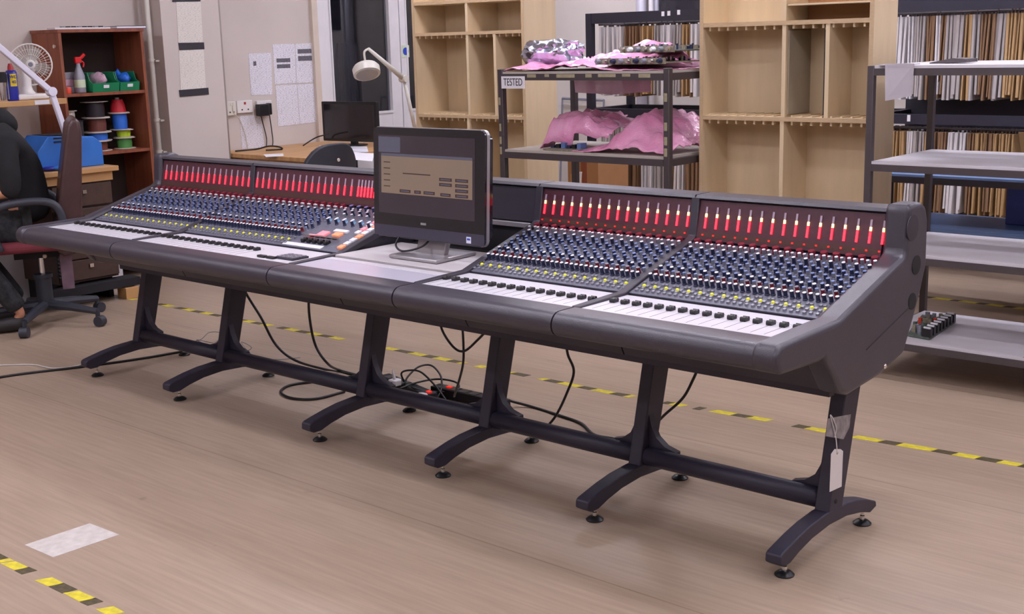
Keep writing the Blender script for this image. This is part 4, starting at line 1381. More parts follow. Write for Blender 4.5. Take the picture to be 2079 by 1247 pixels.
ML_ = ['card_white', 'card_white', 'card_manila', 'card_grey', 'card_brown']
MR_ = ['card_white', 'card_manila', 'card_manila', 'card_brown', 'card_manila', 'card_grey']
folder_row(1214, 1426, 1.585, 'upper rack row behind the TESTED trolley', ML_, 0.026)
folder_row(1214, 1432, 0.885, 'lower rack row behind the TESTED trolley', ML_, 0.026)
folder_row(1808, 2100, 1.585, 'upper rack row behind the white shelved trolley', MR_, 0.014)
folder_row(1790, 2066, 0.885, 'lower rack row behind the white shelved trolley', MR_, 0.014)
# cardboard box, tilted card and frame by the back wall
p = at(1185, 380, Y=3.9)
bx = thing('cardboard_box', 'brown cardboard box standing below the TESTED trolley shelf', 'box', (p.x, 4.1, 0))
obj('box_body', B((p.x - 0.14, 3.9, 0), (p.x + 0.13, 4.25, 0.72)), 'cardboard', bx)
obj('box_flap', MB().obox((p.x, 3.88, 0.755), (1, 0, 0), (0, -0.6, 0.8), (0, 0.8, 0.6), 0.13, 0.04, 0.002), 'cardboard', bx)
obj('packing_tape', B((p.x - 0.02, 3.8985, 0.3), (p.x + 0.03, 3.8999, 0.72)), 'tan_wood', bx)
c = [at(px, py, Y=3.6) for px, py in ((1163, 348), (1181, 349), (1176, 390), (1158, 390))]
mb = MB().add(c + [v + Vector((0, 0.004, 0)) for v in c], [(0, 1, 2, 3), (7, 6, 5, 4), (4, 5, 1, 0), (5, 6, 2, 1), (6, 7, 3, 2), (7, 4, 0, 3)])
# the card is taped on a short wooden stand
wc = tag(obj('white_card', mb, 'paper_plain'), 'tilted white card with black letter in front of the cardboard box', 'card')
hm = text_mesh('letter', 'H', 0.05)
hm.materials.append(MATS['ink'])
inst('letter', hm, wc, at(1172, 368, Y=3.597), (math.pi / 2, 0.15, 0))
mb = B((c[3].x, 3.605, 0), (c[2].x, 3.63, c[0].z - 0.02))
tag(obj('plank_offcut', mb, 'oak'), 'upright plank offcut carrying the white letter card', 'plank')
fr = thing('metal_stand', 'thin grey metal frame stand leaning on the back wall', 'stand', (at(1180, 220, Y=5.5).x, 5.5, 0))
a, b_, c_, d_ = at(1132, 238, Y=5.45), at(1142, 200, Y=5.55), at(1226, 204, Y=5.55), at(1218, 232, Y=5.45)
a.z = 0.0
d_.z = 0.0
obj('frame_side', MB().tube([a, b_], 0.009, 6), 'knob_grey', fr)
obj('frame_top', MB().tube([b_, c_], 0.012, 6), 'knob_grey', fr)
obj('frame_side', MB().tube([c_, d_], 0.009, 6), 'knob_grey', fr)
# pipes on the back wall
for k, (px, rr) in enumerate(((1302, 0.045), (1322, 0.02))):
    x = at(px, 10, Y=YB - 0.06).x
    struct(obj('trim_pipe', MB().cyl((x, YB - 0.06, 0), (x, YB - 0.06, CEIL_Z), rr, seg=14), 'white_gloss' if k else 'flap_grey', smooth=True), 'white pipe rising on the back wall', 'pipe')
xg = at(1338, 10, Y=YB - 0.02).x
win = thing('window_1', 'dark window above the folder rack on the back wall', 'window', (xg + 1, YB - 0.02, 1.7))
struct(win)
obj('window_frame', B((xg - 0.06, YB - 0.04, 1.66), (xg, YB - 0.001, 2.7)), 'flap_grey', win)
obj('window_pane', B((xg, YB - 0.02, 1.66), (xg + 4.2, YB - 0.012, 2.7)), 'dark_glass', win)
obj('window_head', B((xg - 0.06, YB - 0.04, 2.7), (xg + 4.2, YB - 0.001, 2.76)), 'flap_grey', win)

# ------------------------------------------------------------------ blue topped trolley behind the right trolley
q1, q2 = at(1900, 362, Y=3.45), at(1900, 468, Y=3.45)
z1, z2 = q1.z, q2.z
trb = thing('blue_trolley', 'dark steel trolley with pale blue shelves behind the white shelved trolley', 'trolley', (0, 3.7, 0))
gx0, gx1 = -1.42, 0.4
for x in (gx0 + 0.1, gx1):
    for y in (3.47, 3.98):
        obj('post', B((x - 0.014, y - 0.014, 0.0), (x + 0.014, y + 0.014, z1)), 'rack_black', trb)
for z in (z1, z2):
    obj('rail', B((gx0, 3.45, z - 0.035), (gx1, 3.484, z)), 'rack_black' if z == z1 else 'blue_lam', trb)
    obj('rail', B((gx0, 3.966, z - 0.035), (gx1, 4.0, z)), 'rack_black', trb)
    obj('blue_shelf', B((gx0, 3.455, z), (gx1, 4.0, z + 0.012)), 'blue_lam', trb)
p = at(2070, 420, Y=3.9)
tag(obj('folded_screen', B((p.x - 0.02, 3.75, z2 + 0.013), (p.x + 0.35, 3.80, z2 + 0.30)), 'blue_paint', bevel=0.006), 'deep blue panel standing on the lower blue shelf at right edge', 'panel')

# ------------------------------------------------------------------ wall papers, sockets, pilaster sheets
def sheet(label, pts, X, mm='paper_print', t=0.0015, group=None, name='paper_sheet'):
    p = [at(px, py, X=X) for px, py in pts]
    mb = MB().add(p + [v + Vector((t, 0, 0)) for v in p], [(0, 1, 2, 3), (7, 6, 5, 4), (4, 5, 1, 0), (5, 6, 2, 1), (6, 7, 3, 2), (7, 4, 0, 3)])
    return tag(obj(name, mb, mm), label, 'paper', group)


XS_ = XW + 0.001
pA = sheet('upper left printed sheet of the four on the wall', [(553, 90), (598, 89), (601, 169), (558, 171)], XS_)
pB = sheet('upper right printed sheet of the four on the wall', [(599, 89), (638, 87), (644, 167), (602, 169)], XS_)
sheet('lower left printed sheet of the four on the wall', [(559, 174), (602, 172), (608, 252), (565, 257)], XS_)
sheet('lower right printed sheet of the four on the wall', [(603, 172), (644, 169), (650, 247), (609, 252)], XS_)
pC = sheet('single printed sheet left of the group of four', [(504, 109), (550, 107), (553, 192), (510, 193)], XS_)
sheet('printed sheet low on the wall behind the black adapter cables', [(486, 236), (529, 233), (538, 306), (492, 309)], XS_)
for par, (x0, y0, x1, y1) in ((pA, (561, 119, 589, 127)), (pA, (562, 131, 589, 139)), (pB, (604, 100, 632, 109)), (pB, (605, 114, 633, 124)), (pC, (514, 125, 520, 134))):
    p = [at(px, py, X=XS_ + 0.0016) for px, py in ((x0, y0), (x1, y0 - 1), (x1 + .5, y1 - 1), (x0 + .5, y1))]
    mb = MB().add(p + [v + Vector((0.0006, 0, 0)) for v in p], [(0, 1, 2, 3), (7, 6, 5, 4), (4, 5, 1, 0), (5, 6, 2, 1), (6, 7, 3, 2), (7, 4, 0, 3)])
    obj('printed_table', mb, 'print_grey', par)
XP = -5.97 + 0.001
sheet('upper yellowed sheet taped on the pilaster', [(354, -62), (403, -62), (412, 88), (362, 88)], XP, 'paper_yellowed')
sheet('lower yellowed sheet taped on the pilaster', [(363, 101), (413, 100), (418, 180), (367, 184)], XP, 'paper_yellowed')
for lab, pp in (('top black tape strip on the pilaster', [(349, -10), (406, -11), (407, 3), (350, 4)]), ('middle black tape strip between the pilaster sheets', [(362, 87), (414, 86), (415, 100), (364, 102)]),
                ('lowest black tape strip on the pilaster', [(363, 183), (423, 178), (424, 192), (365, 197)])):
    s = sheet(lab, pp, XP + 0.002, 'tape_strip', name='tape_strip')
    s['category'] = 'tape'


def socket(label, x0, y0, x1, y1, mm='socket_white'):
    p, q = at(x0, y0, X=XW + 0.01), at(x1, y1, X=XW + 0.01)
    r = thing('wall_socket', label, 'socket', (XW, (p.y + q.y) / 2, q.z))
    obj('face_plate', B((XW + 0.0005, p.y, q.z), (XW + 0.028, q.y, p.z)), mm, r, bevel=0.004)
    for k in (0.3, 0.7):
        c = p.y + (q.y - p.y) * k
        obj('pin_slot', B((XW + 0.0281, c - 0.006, q.z + 0.02), (XW + 0.029, c + 0.006, q.z + 0.03)), 'ink', r)
    obj('switch', B((XW + 0.0281, (p.y + q.y) / 2 - 0.008, p.z - 0.03), (XW + 0.031, (p.y + q.y) / 2 + 0.008, p.z - 0.012)), 'can_red' if 'red' in label else mm, r)
    return r


socket('small cream wall socket with yellowish plug by the pilaster', 457, 207, 478, 234, 'lamp_cream')
socket('white double wall socket with small red switch', 478, 205, 511, 228)
socket('white double wall socket behind the black adapter', 519, 205, 550, 226)
a0, a1 = at(522, 212, X=XW + 0.06), at(552, 234, X=XW + 0.06)
ad = thing('power_adapter', 'black mains adapter plugged into the wall socket', 'adapter', (XW + 0.04, (a0.y + a1.y) / 2, a1.z))
obj('adapter_body', B((XW + 0.033, a0.y, a1.z), (XW + 0.085, a0.y + (a1.y - a0.y) * .72, a0.z)), 'black_plastic', ad, bevel=0.006)
obj('adapter_plug', B((XW + 0.033, a0.y + (a1.y - a0.y) * .74, a1.z + 0.005), (XW + 0.07, a1.y, a0.z + 0.004)), 'black_plastic', ad, bevel=0.006)
cable('left thin black lead hanging from the wall adapter', [at(530, 236, X=XW + 0.05), at(535, 255, X=XW + 0.03), at(541, 280, X=XW + 0.03), at(541, 298, X=XW + 0.04)], 0.004)
cable('right thin black lead hanging from the wall adapter', [at(547, 232, X=XW + 0.05), at(551, 260, X=XW + 0.03), at(554, 285, X=XW + 0.03), at(553, 299, X=XW + 0.05)], 0.004)
cable('thin yellowish lead dropping from the cream socket', [at(474, 228, X=XW + 0.03), at(488, 245, X=XW + 0.015), at(498, 275, X=XW + 0.015), at(504, 306, X=XW + 0.02)], 0.003, 'trim_paint')
p = at(457, 190, X=-6.09)
dsp = thing('wall_dispenser', 'small white and blue dispenser hanging beside the pilaster', 'dispenser', (XW + 0.03, 2.53, p.z - 0.03))
obj('dispenser_body', B((XW + 0.001, 2.505, p.z - 0.01), (XW + 0.09, 2.56, p.z + 0.10)), 'white_gloss', dsp, bevel=0.008)
obj('blue_label', MB().prism([(2.503, p.z - 0.03), (2.585, p.z - 0.012), (2.59, p.z + 0.03), (2.503, p.z + 0.01)], 0, XW + 0.091, XW + 0.094), 'blue_print', dsp)
struct(obj('trim_5', MB().cyl((-5.976, 2.505, 0), (-5.976, 2.505, CEIL_Z), 0.009, seg=8), 'edge_shade_grey', smooth=True), 'grey strip drawing the shadow line down the pilaster corner', 'conduit')  # thin strip added to draw the shaded edge of the pilaster
# pipe up the corner of the pilaster
pi = MB().cyl((-6.075, 1.985, 0), (-6.075, 1.985, CEIL_Z), 0.018, seg=12)
po = struct(obj('trim_4', pi, 'lamp_cream', smooth=True), 'cream painted pipe beside the pilaster', 'pipe')
for z in (1.43, 1.02, 0.80):
    obj('pipe_clip', MB().cyl((-6.075, 1.985, z), (-6.075, 1.985, z + 0.02), 0.024, seg=12), 'lamp_cream', po)
    obj('clip_arm', B((-6.07, 1.99, z), (-6.03, 2.018, z + 0.012)), 'lamp_cream', po)

# ------------------------------------------------------------------ desk by the door wall
DZ = 0.755
dk = thing('office_desk', 'light wood desk against the wall with papers and monitor', 'desk', (-5.6, 3.2, 0))
obj('desk_top', B((-6.19, 2.52, DZ - 0.03), (-5.1, 3.9, DZ)), 'oak', dk, bevel=0.003)
for (x, y) in ((-6.12, 2.6), (-5.16, 2.6), (-6.12, 3.82), (-5.16, 3.82)):
    obj('desk_leg', B((x - 0.025, y - 0.025, 0), (x + 0.025, y + 0.025, DZ - 0.03)), 'rack_black', dk)
obj('desk_apron', B((-6.1, 2.58, DZ - 0.11), (-5.18, 2.6, DZ - 0.03)), 'oak', dk)


def flat_sheet(label, pts, z, mm, name='loose_paper', t=0.002, cat='paper'):
    p = [at(px, py, Z=z) for px, py in pts]
    mb = MB().add(p + [v + Vector((0, 0, t)) for v in p], [(3, 2, 1, 0), (4, 5, 6, 7), (0, 1, 5, 4), (1, 2, 6, 5), (2, 3, 7, 6), (3, 0, 4, 7)])
    return tag(obj(name, mb, mm), label, cat)


flat_sheet('large printed drawing spread at the back of the desk', [(648, 296), (745, 298), (748, 309), (650, 314), ], DZ + 0.0005, 'paper_print')
flat_sheet('big white sheet at the front of the desk near the chair', [(640, 318), (690, 309), (760, 312), (756, 328), (690, 328)][:4], DZ + 0.003, 'paper_plain')
flat_sheet('small white slip on the desk left of the chair', [(535, 314), (575, 312), (576, 317), (540, 319)], DZ + 0.0005, 'paper_plain')
p = at(712, 316, Z=DZ + 0.006)
tag(obj('pen', MB().cyl(at(708, 310, Z=DZ + 0.009), at(716, 320, Z=DZ + 0.009), 0.004, seg=8), 'black_plastic'), 'black pen lying on the white sheet', 'pen')
cable('dark cables bunched at the back of the desk', [at(478, 307, Z=DZ + .006), at(520, 303, Z=DZ + .006), at(545, 297, Z=DZ + .03), at(565, 298, Z=DZ + .03), at(572, 303, Z=DZ + .006), at(540, 305, Z=DZ + .006)], 0.006)
cable('black lead climbing from desk to the dark monitor', [at(615, 296, Z=DZ + .006), at(630, 286, X=-5.9), at(645, 278, X=-5.85), at(660, 274, X=-5.78), at(668, 272, X=-5.72)], 0.005)
# dark monitor
mu = Vector((0.993, 0.12, 0))
mn = Vector((0.12, -0.993, 0))
mc = at(709, 247, X=-5.62)
mo = thing('dark_monitor', 'switched off black monitor on the desk by the door', 'monitor', (mc.x, mc.y, DZ))
obj('screen_housing', slab(mc, rrect(0.275, 0.15, 0.008), mu, Vector((0, 0, 1)), mn, 0.03), 'black_plastic', mo)
obj('screen', slab(mc + mn * 0.001, rrect(0.255, 0.13, 0.003), mu, Vector((0, 0, 1)), mn, 0.0014), 'bezel', mo)
obj('stand_neck', B((mc.x - 0.03, mc.y + 0.03, DZ + 0.012), (mc.x + 0.03, mc.y + 0.055, mc.z)), 'black_plastic', mo)
obj('stand_foot', MB().lathe((mc.x, mc.y + 0.03, DZ + 0.0006), [(0.11, 0), (0.11, 0.008), (0.04, 0.014)], 20), 'black_plastic', mo)
# magnifier lamp
lm = thing('magnifier_lamp', 'cream magnifier lamp on a jointed arm in front of the dark door glass', 'lamp', at(852, 300, X=-5.2))
LXp = -5.2
j0, j1, j2 = at(848, 285, X=LXp), at(820, 160, X=LXp), at(748, 99, X=LXp)
hd = at(744, 144, X=LXp)
lb = Vector((j0.x, min(j0.y, 3.86), DZ))
obj('lamp_clamp', B((lb.x - 0.03, lb.y - 0.03, DZ + 0.001), (lb.x + 0.03, lb.y + 0.03, DZ + 0.05)), 'lamp_cream', lm)
obj('lower_arm', MB().tube([lb + Vector((0, 0, 0.04)), j0, j1], 0.014, 8), 'lamp_cream', lm, smooth=True)
obj('upper_arm', MB().tube([j1, j2], [0.022, 0.012], 8), 'lamp_cream', lm, smooth=True)
obj('elbow_joint', MB().cyl(j1 - Vector((0.03, 0, 0)), j1 + Vector((0.03, 0, 0)), 0.028, seg=12), 'lamp_cream', lm)
obj('yoke', MB().tube(bez([j2, j2 + Vector((0, -0.04, -0.02)), hd + Vector((0, -0.01, 0.085)), hd + Vector((0, 0, 0.04))], 5), 0.008, 8), 'lamp_cream', lm, smooth=True)
hax = Vector((-0.42, 0.22, 0.8)).normalized()
hl = obj('lamp_head', MB().lathe(hd, [(0.085, -0.03), (0.098, -0.028), (0.1, 0.02), (0.085, 0.04), (0.03, 0.045)], 24, hax), 'lamp_cream', lm)
obj('lamp_ring', MB().lathe(hd - hax * 0.0345, [(0.08, 0.0), (0.08, 0.004)], 24, hax), 'lamp_lens', hl)


def star_chair(r, c, R, a0, mm, zhub=0.09, drop=0.0):
    for k in range(5):
        a = math.radians(a0 + 72 * k)
        d = Vector((math.cos(a), math.sin(a), 0))
        e = c + d * R
        leg = obj('base_arm', MB().tube([c + Vector((0, 0, zhub + 0.03)), c + d * R * 0.5 + Vector((0, 0, zhub + 0.02)), e + Vector((0, 0, zhub))], [0.03, 0.025, 0.018], 8), mm, r)
        n = Vector((-d.y, d.x, 0))
        w = MB()
        w.cyl(e + n * 0.022 + d * .012 + Vector((0, 0, 0.03)), e - n * 0.022 + d * .012 + Vector((0, 0, 0.03)), 0.03, seg=14)
        w.cyl(e + Vector((0, 0, 0.045)), e + Vector((0, 0, zhub + 0.005)), 0.013, seg=10)
        obj('castor', w, 'chair_plastic', leg)


# office chair between desk and console
ch2c = Vector((-4.72, 2.22, 0))
c2 = thing('office_chair', 'black plastic backed office chair between desk and console', 'chair', ch2c)
star_chair(c2, ch2c, 0.28, 10, 'chair_plastic')
obj('gas_column', MB().cyl(ch2c + Vector((0, 0, 0.1)), ch2c + Vector((0, 0, 0.44)), 0.03, seg=12), 'chair_plastic', c2)
obj('seat', MB().lathe(ch2c + Vector((0, 0, 0.44)), [(0.2, 0), (0.24, 0.02), (0.24, 0.05), (0.19, 0.07)], 20), 'chair_fabric', c2)
bk = MB()
NB = 14
for layer, off in ((0, 0.0), (1, 0.035)):
    for i in range(NB + 1):
        t = -1 + 2 * i / NB
        hgt = 0.885 + 0.02 * (1 - t * t) - 0.12 * abs(t) ** 4
        y = ch2c.y + t * 0.22 - 0.02
        xo = ch2c.x + 0.24 - 0.07 * t * t + off
        bk.v.append(Vector((xo, y, 0.60)))
        bk.v.append(Vector((xo + 0.03, y, hgt)))
m_ = 2 * (NB + 1)
for i in range(NB):
    a = 2 * i
    bk.f.append([a, a + 1, a + 3, a + 2])
    bk.f.append([m_ + a, m_ + a + 2, m_ + a + 3, m_ + a + 1])
    bk.f.append([a + 1, m_ + a + 1, m_ + a + 3, a + 3])
    bk.f.append([a, a + 2, m_ + a + 2, m_ + a])
bk.f += [[0, m_, m_ + 1, 1], [2 * NB, 2 * NB + 1, m_ + 2 * NB + 1, m_ + 2 * NB]]
bk.mi = [0] * len(bk.f)
obj('backrest', bk, 'chair_plastic', c2, smooth=False, bevel=0.01, seg=3)
obj('back_bar', MB().tube(bez([ch2c + Vector((0.1, 0, 0.45)), ch2c + Vector((0.3, 0, 0.47)), ch2c + Vector((0.31, 0, 0.7))], 5), 0.018, 8), 'chair_plastic', c2)
obj('round_badge', MB().lathe((ch2c.x + 0.30, ch2c.y - 0.01, 0.80), [(0.012, 0), (0.01, 0.004)], 12, (1, 0, 0)), 'trim_paint', c2)

# ------------------------------------------------------------------ work bench at the left wall
BX, BZ = -5.25, 0.825
be = thing('work_bench', 'light wood work bench with blue toolbox along the left wall', 'bench', (-5.7, 0.0, 0))
obj('bench_top', B((-6.19, -1.8, BZ - 0.03), (BX, 1.16, BZ)), 'oak', be, bevel=0.003)
obj('bench_apron', B((BX - 0.06, -1.8, BZ - 0.085), (BX - 0.03, 1.13, BZ - 0.03)), 'oak', be)
for y in (-1.7, -0.35, 1.08):
    obj('bench_leg', B((-6.15, y - 0.025, 0), (-6.1, y + 0.025, BZ - 0.03)), 'rack_black', be)
    if y < 1:
        obj('bench_leg', B((-5.37, y - 0.025, 0), (-5.32, y + 0.025, BZ - 0.085)), 'rack_black', be)
du = thing('drawer_unit', 'dark brown drawer unit with small silver handles under the bench', 'drawers', (-5.6, 0.9, 0))
obj('cabinet_body', B((-5.95, 0.72, 0.14), (-5.30, 1.12, 0.735)), 'drawer_brown', du)
for k, (z0, z1) in enumerate(((0.155, 0.275), (0.285, 0.43), (0.44, 0.585), (0.60, 0.73))):
    d = obj('drawer_front', B((-5.2995, 0.725, z0), (-5.28, 1.115, z1)), 'drawer_brown', du, bevel=0.002)
    obj('handle', B((-5.2795, 0.915, (z0 + z1) / 2 + 0.01), (-5.268, 0.94, (z0 + z1) / 2 + 0.032)), 'chrome', d)
for y in (0.74, 1.08):
    obj('unit_foot', B((-5.9, y, 0), (-5.36, y + 0.03, 0.14)), 'black_matte', du)
obj('base_rail', B((-5.35, 0.6, 0.075), (-5.22, 1.22, 0.125)), 'black_matte', du)
for k in range(6):
    obj('side_clip', B((-5.275, 0.70, 0.30 - k * 0.022), (-5.25, 0.724, 0.31 - k * 0.022)), 'rack_black', du)
tag(obj('wood_block', B((-5.30, 1.10, 0.0), (-5.20, 1.19, 0.07)), 'oak', bevel=0.002), 'small pale wood block on the floor by the drawer unit', 'block')
tag(obj('white_board', B((-5.75, -0.6, 0.0), (-5.72, 1.40, 0.42)), 'white_panel'), 'white board standing low behind the drawer unit', 'board')
ush = thing('wall_shelf', 'light wood shelf above the bench carrying the white fan', 'shelf', (-5.85, 0.0, 1.21))
obj('shelf_plank', B((-6.19, -1.5, 1.205), (-5.5, 1.0, 1.238)), 'oak', ush, bevel=0.003)
for y in (-1.2, 0.25):
    obj('shelf_bracket', MB().prism([(-6.19, 1.205), (-5.75, 1.205), (-6.19, 0.98)], 1, y - 0.01, y + 0.01), 'rack_black', ush)
obj('price_strip', B((-5.4995, at(70, 205, X=-5.5).y, 1.21), (-5.498, at(100, 205, X=-5.5).y, 1.235)), 'paper_plain', ush)
SZ = 1.2385
# fan
fx = -5.62
fb = at(55, 197, X=fx)
fn = thing('desk_fan', 'white desk fan with clear blades on the shelf', 'fan', (fx, fb.y, SZ))
fh = at(62, 131, X=fx)
fax = (CLOC - fh)
fax.z = 0.05
fax.normalize()
obj('fan_base', B((fx - 0.09, fb.y - 0.1, SZ), (fx + 0.09, fb.y + 0.1, SZ + 0.035)), 'fan_white', fn, bevel=0.012, seg=3)
obj('fan_neck', MB().lathe((fx, fb.y, SZ + 0.035), [(0.055, 0), (0.04, 0.02), (0.032, 0.05), (0.035, 0.09), (0.02, 0.13), (0.02, fh.z - SZ - 0.04)], 16), 'fan_white', fn)
obj('motor_housing', MB().lathe(fh - fax * 0.09, [(0.03, 0), (0.045, 0.02), (0.045, 0.07)], 16, fax), 'fan_white', fn)
gr = MB()
fu = fax.orthogonal().normalized()
fw = fax.cross(fu)


def ring(mb, c, rad, rr, n=28):
    pts = [c + (fu * math.cos(2 * math.pi * i / n) + fw * math.sin(2 * math.pi * i / n)) * rad for i in range(n + 1)]
    mb.tube(pts, rr, 6)


ring(gr, fh + fax * 0.0, 0.122, 0.005)
obj('guard_ring', gr, 'fan_white', fn, smooth=True)
gw = MB()
for rad, dd in ((0.09, 0.03), (0.06, 0.038)):
    ring(gw, fh + fax * dd, rad, 0.0012, 24)
for k in range(40):
    a = 2 * math.pi * k / 40
    d = fu * math.cos(a) + fw * math.sin(a)
    gw.tube([fh + fax * 0.042 + d * 0.025, fh + fax * 0.03 + d * 0.085, fh + d * 0.12], 0.0011, 4)
g2 = obj('guard_wires', gw, 'fan_white', fn)
g2['kind'] = 'stuff'
for k in range(4):
    a = 2 * math.pi * k / 4 + 0.4
    d = fu * math.cos(a) + fw * math.sin(a)
    t = fu * -math.sin(a) + fw * math.cos(a)
    bl = MB()
    pr = [d * 0.02 - t * 0.012, d * 0.06 - t * 0.03, d * 0.105 - t * 0.028, d * 0.11 + t * 0.03, d * 0.07 + t * 0.045, d * 0.02 + t * 0.012]
    n = len(pr)
    vs = [fh + q + fax * (q.dot(t) * 0.4) for q in pr]
    bl.add(vs + [v - fax * 0.003 for v in vs], [tuple(range(n)), tuple(range(2 * n - 1, n - 1, -1))] + [(i, n + i, n + (i + 1) % n, (i + 1) % n) for i in range(n)])
    obj('blade', bl, 'fan_blade', fn)
hb = obj('fan_hub', MB().lathe(fh + fax * 0.036, [(0.028, 0), (0.028, 0.006), (0.02, 0.012)], 20, fax), 'fan_white', fn)
obj('hub_mark', MB().lathe(fh + fax * 0.0482, [(0.014, 0), (0.012, 0.002)], 16, fax), 'knob_grey', hb)
# spray can
p = at(28, 203, X=-5.56)
wd = thing('spray_can', 'blue and yellow spray can with red cap on the shelf', 'can', (p.x, p.y, SZ))
obj('can_body', MB().lathe((p.x, p.y, SZ), [(0.032, 0), (0.033, 0.005), (0.033, 0.165), (0.026, 0.178)], 18), 'can_blue', wd, smooth=True)
obj('red_cap', MB().lathe((p.x, p.y, SZ + 0.178), [(0.018, 0), (0.016, 0.02), (0.010, 0.04)], 14), 'can_red', wd)
vd = (CLOC - Vector((p.x, p.y, 0)))
va = math.atan2(vd.y, vd.x)


def wrap(name, a0, a1, z0, z1, rr, mm, par):
    mb = MB()
    n = 8
    for i in range(n + 1):
        a = va + a0 + (a1 - a0) * i / n
        for z in (z0, z1):
            for r_ in (0.0331, rr):
                mb.v.append(Vector((p.x + r_ * math.cos(a), p.y + r_ * math.sin(a), SZ + z)))
    for i in range(n):
        k = i * 4
        for q_ in ((1, 5, 7, 3), (0, 2, 6, 4), (2, 3, 7, 6), (0, 4, 5, 1)):
            mb.f.append([k + j for j in q_])
    mb.f += [[0, 1, 3, 2], [4 * n, 4 * n + 2, 4 * n + 3, 4 * n + 1]]
    mb.mi = [0] * len(mb.f)
    return obj(name, mb, mm, par)


wrap('yellow_shield', -0.25, 0.95, 0.085, 0.158, 0.0337, 'can_yellow', wd)
wrap('white_stripe', -0.9, -0.7, 0.01, 0.165, 0.0335, 'white_gloss', wd)
for k, (z0, ch_) in enumerate(((0.132, 'WD'), (0.102, '40'))):
    wt = text_mesh('lettering', ch_, 0.026)
    wt.materials.append(MATS['can_blue'])
    a = va + 0.35
    inst('lettering', wt, wd, (p.x + 0.0345 * math.cos(a), p.y + 0.0345 * math.sin(a), SZ + z0 + 0.008), (math.pi / 2, 0, a + math.pi / 2))
p = at(4, 206, X=-5.56)
sc = thing('steel_tin', 'dark topped steel tin on the shelf next to the spray can', 'tin', (p.x, p.y, SZ))
obj('tin_body', MB().lathe((p.x, p.y, SZ), [(0.035, 0), (0.036, 0.004), (0.036, 0.11)], 18), 'chrome', sc)
obj('tin_lid', MB().lathe((p.x, p.y, SZ + 0.1105), [(0.037, 0), (0.037, 0.055), (0.033, 0.06)], 18), 'black_matte', sc)
# bench lamp arm
la = thing('bench_lamp', 'white jointed bench lamp arm slanting across the fan', 'lamp', at(138, 320, X=-5.33))
LX1 = -5.3
k0, k1, k2, k3 = at(-90, 20, X=LX1), at(104, 186, X=LX1), at(133, 271, X=LX1), None
base = Vector((LX1, k2.y + 0.02, BZ))
obj('lamp_post', MB().tube([base, base + Vector((0, 0, 0.05)), k2], 0.014, 10), 'lamp_white', la, smooth=True)
dr = (k1 - k2).normalized()
obj('lower_arm', MB().obox((k1 + k2) / 2, dr, dr.cross(Vector((1, 0, 0))).normalized(), (1, 0, 0), (k1 - k2).length / 2, 0.016, 0.014), 'lamp_white', la, bevel=0.005)
dr = (k1 - k0).normalized()
obj('upper_arm', MB().obox((k1 + k0) / 2, dr, dr.cross(Vector((1, 0, 0))).normalized(), (1, 0, 0), (k1 - k0).length / 2, 0.017, 0.014), 'lamp_white', la, bevel=0.005)
obj('elbow_joint', MB().cyl(k1 - Vector((0.022, 0, 0)), k1 + Vector((0.022, 0, 0)), 0.027, seg=16), 'lamp_white', la)
obj('lamp_head', MB().lathe(k0 + Vector((0, -0.02, -0.02)), [(0.10, -0.06), (0.08, 0.0), (0.03, 0.06)], 18, (0, 0, 1)), 'lamp_white', la)
# blue toolbox
tx0, tx1 = -5.62, -5.36
P_ = [at(px, py, X=tx1) for px, py in ((82, 338), (76, 310), (98, 277), (190, 277), (207, 290), (212, 336))]
low = BZ + 0.001
prof = [(v.y, max(v.z, low)) for v in P_]
prof[0] = (prof[0][0], low)
prof[-1] = (prof[-1][0], low)
tbx = thing('toolbox', 'open blue plastic toolbox on the bench behind the chair', 'toolbox', (-5.5, prof[0][0] + .15, BZ))
obj('box_body', MB().prism(prof, 0, tx0, tx1), 'toolbox_blue', tbx, bevel=0.005)
zt = max(z for _, z in prof)
ym = [prof[2][0], prof[3][0]]
obj('tray_opening', B((tx0 + 0.03, ym[0] + 0.02, zt + 0.0003), (tx1 - 0.03, ym[1] - 0.05, zt + 0.002)), 'black_matte', tbx)
obj('carry_handle', MB().tube(bez([(-5.49, ym[0] + 0.16, zt), (-5.49, ym[0] + 0.17, zt + 0.035), (-5.49, ym[0] + 0.25, zt + 0.04), (-5.49, ym[0] + 0.27, zt)], 5), 0.006, 8), 'frame_steel', tbx)
for k in range(2):
    obj('tray_slot', B((tx1 + 0.0003, ym[0] + 0.03, zt - 0.02 - k * 0.022), (tx1 + 0.002, ym[0] + 0.13, zt - 0.01 - k * 0.022)), 'black_matte', tbx)
for k, m0 in enumerate(('can_blue', 'toolbox_blue')):
    tag(obj('blue_bag', MB().sphere((-5.33 + k * .02, prof[0][0] + 0.04 + k * 0.05, BZ + 0.015), 0.03, 10, 6, (1.2, 1.6, 0.5)), m0, smooth=True), ('dark' if k == 0 else 'bright') + ' blue pouch on the bench before the toolbox', 'pouch')

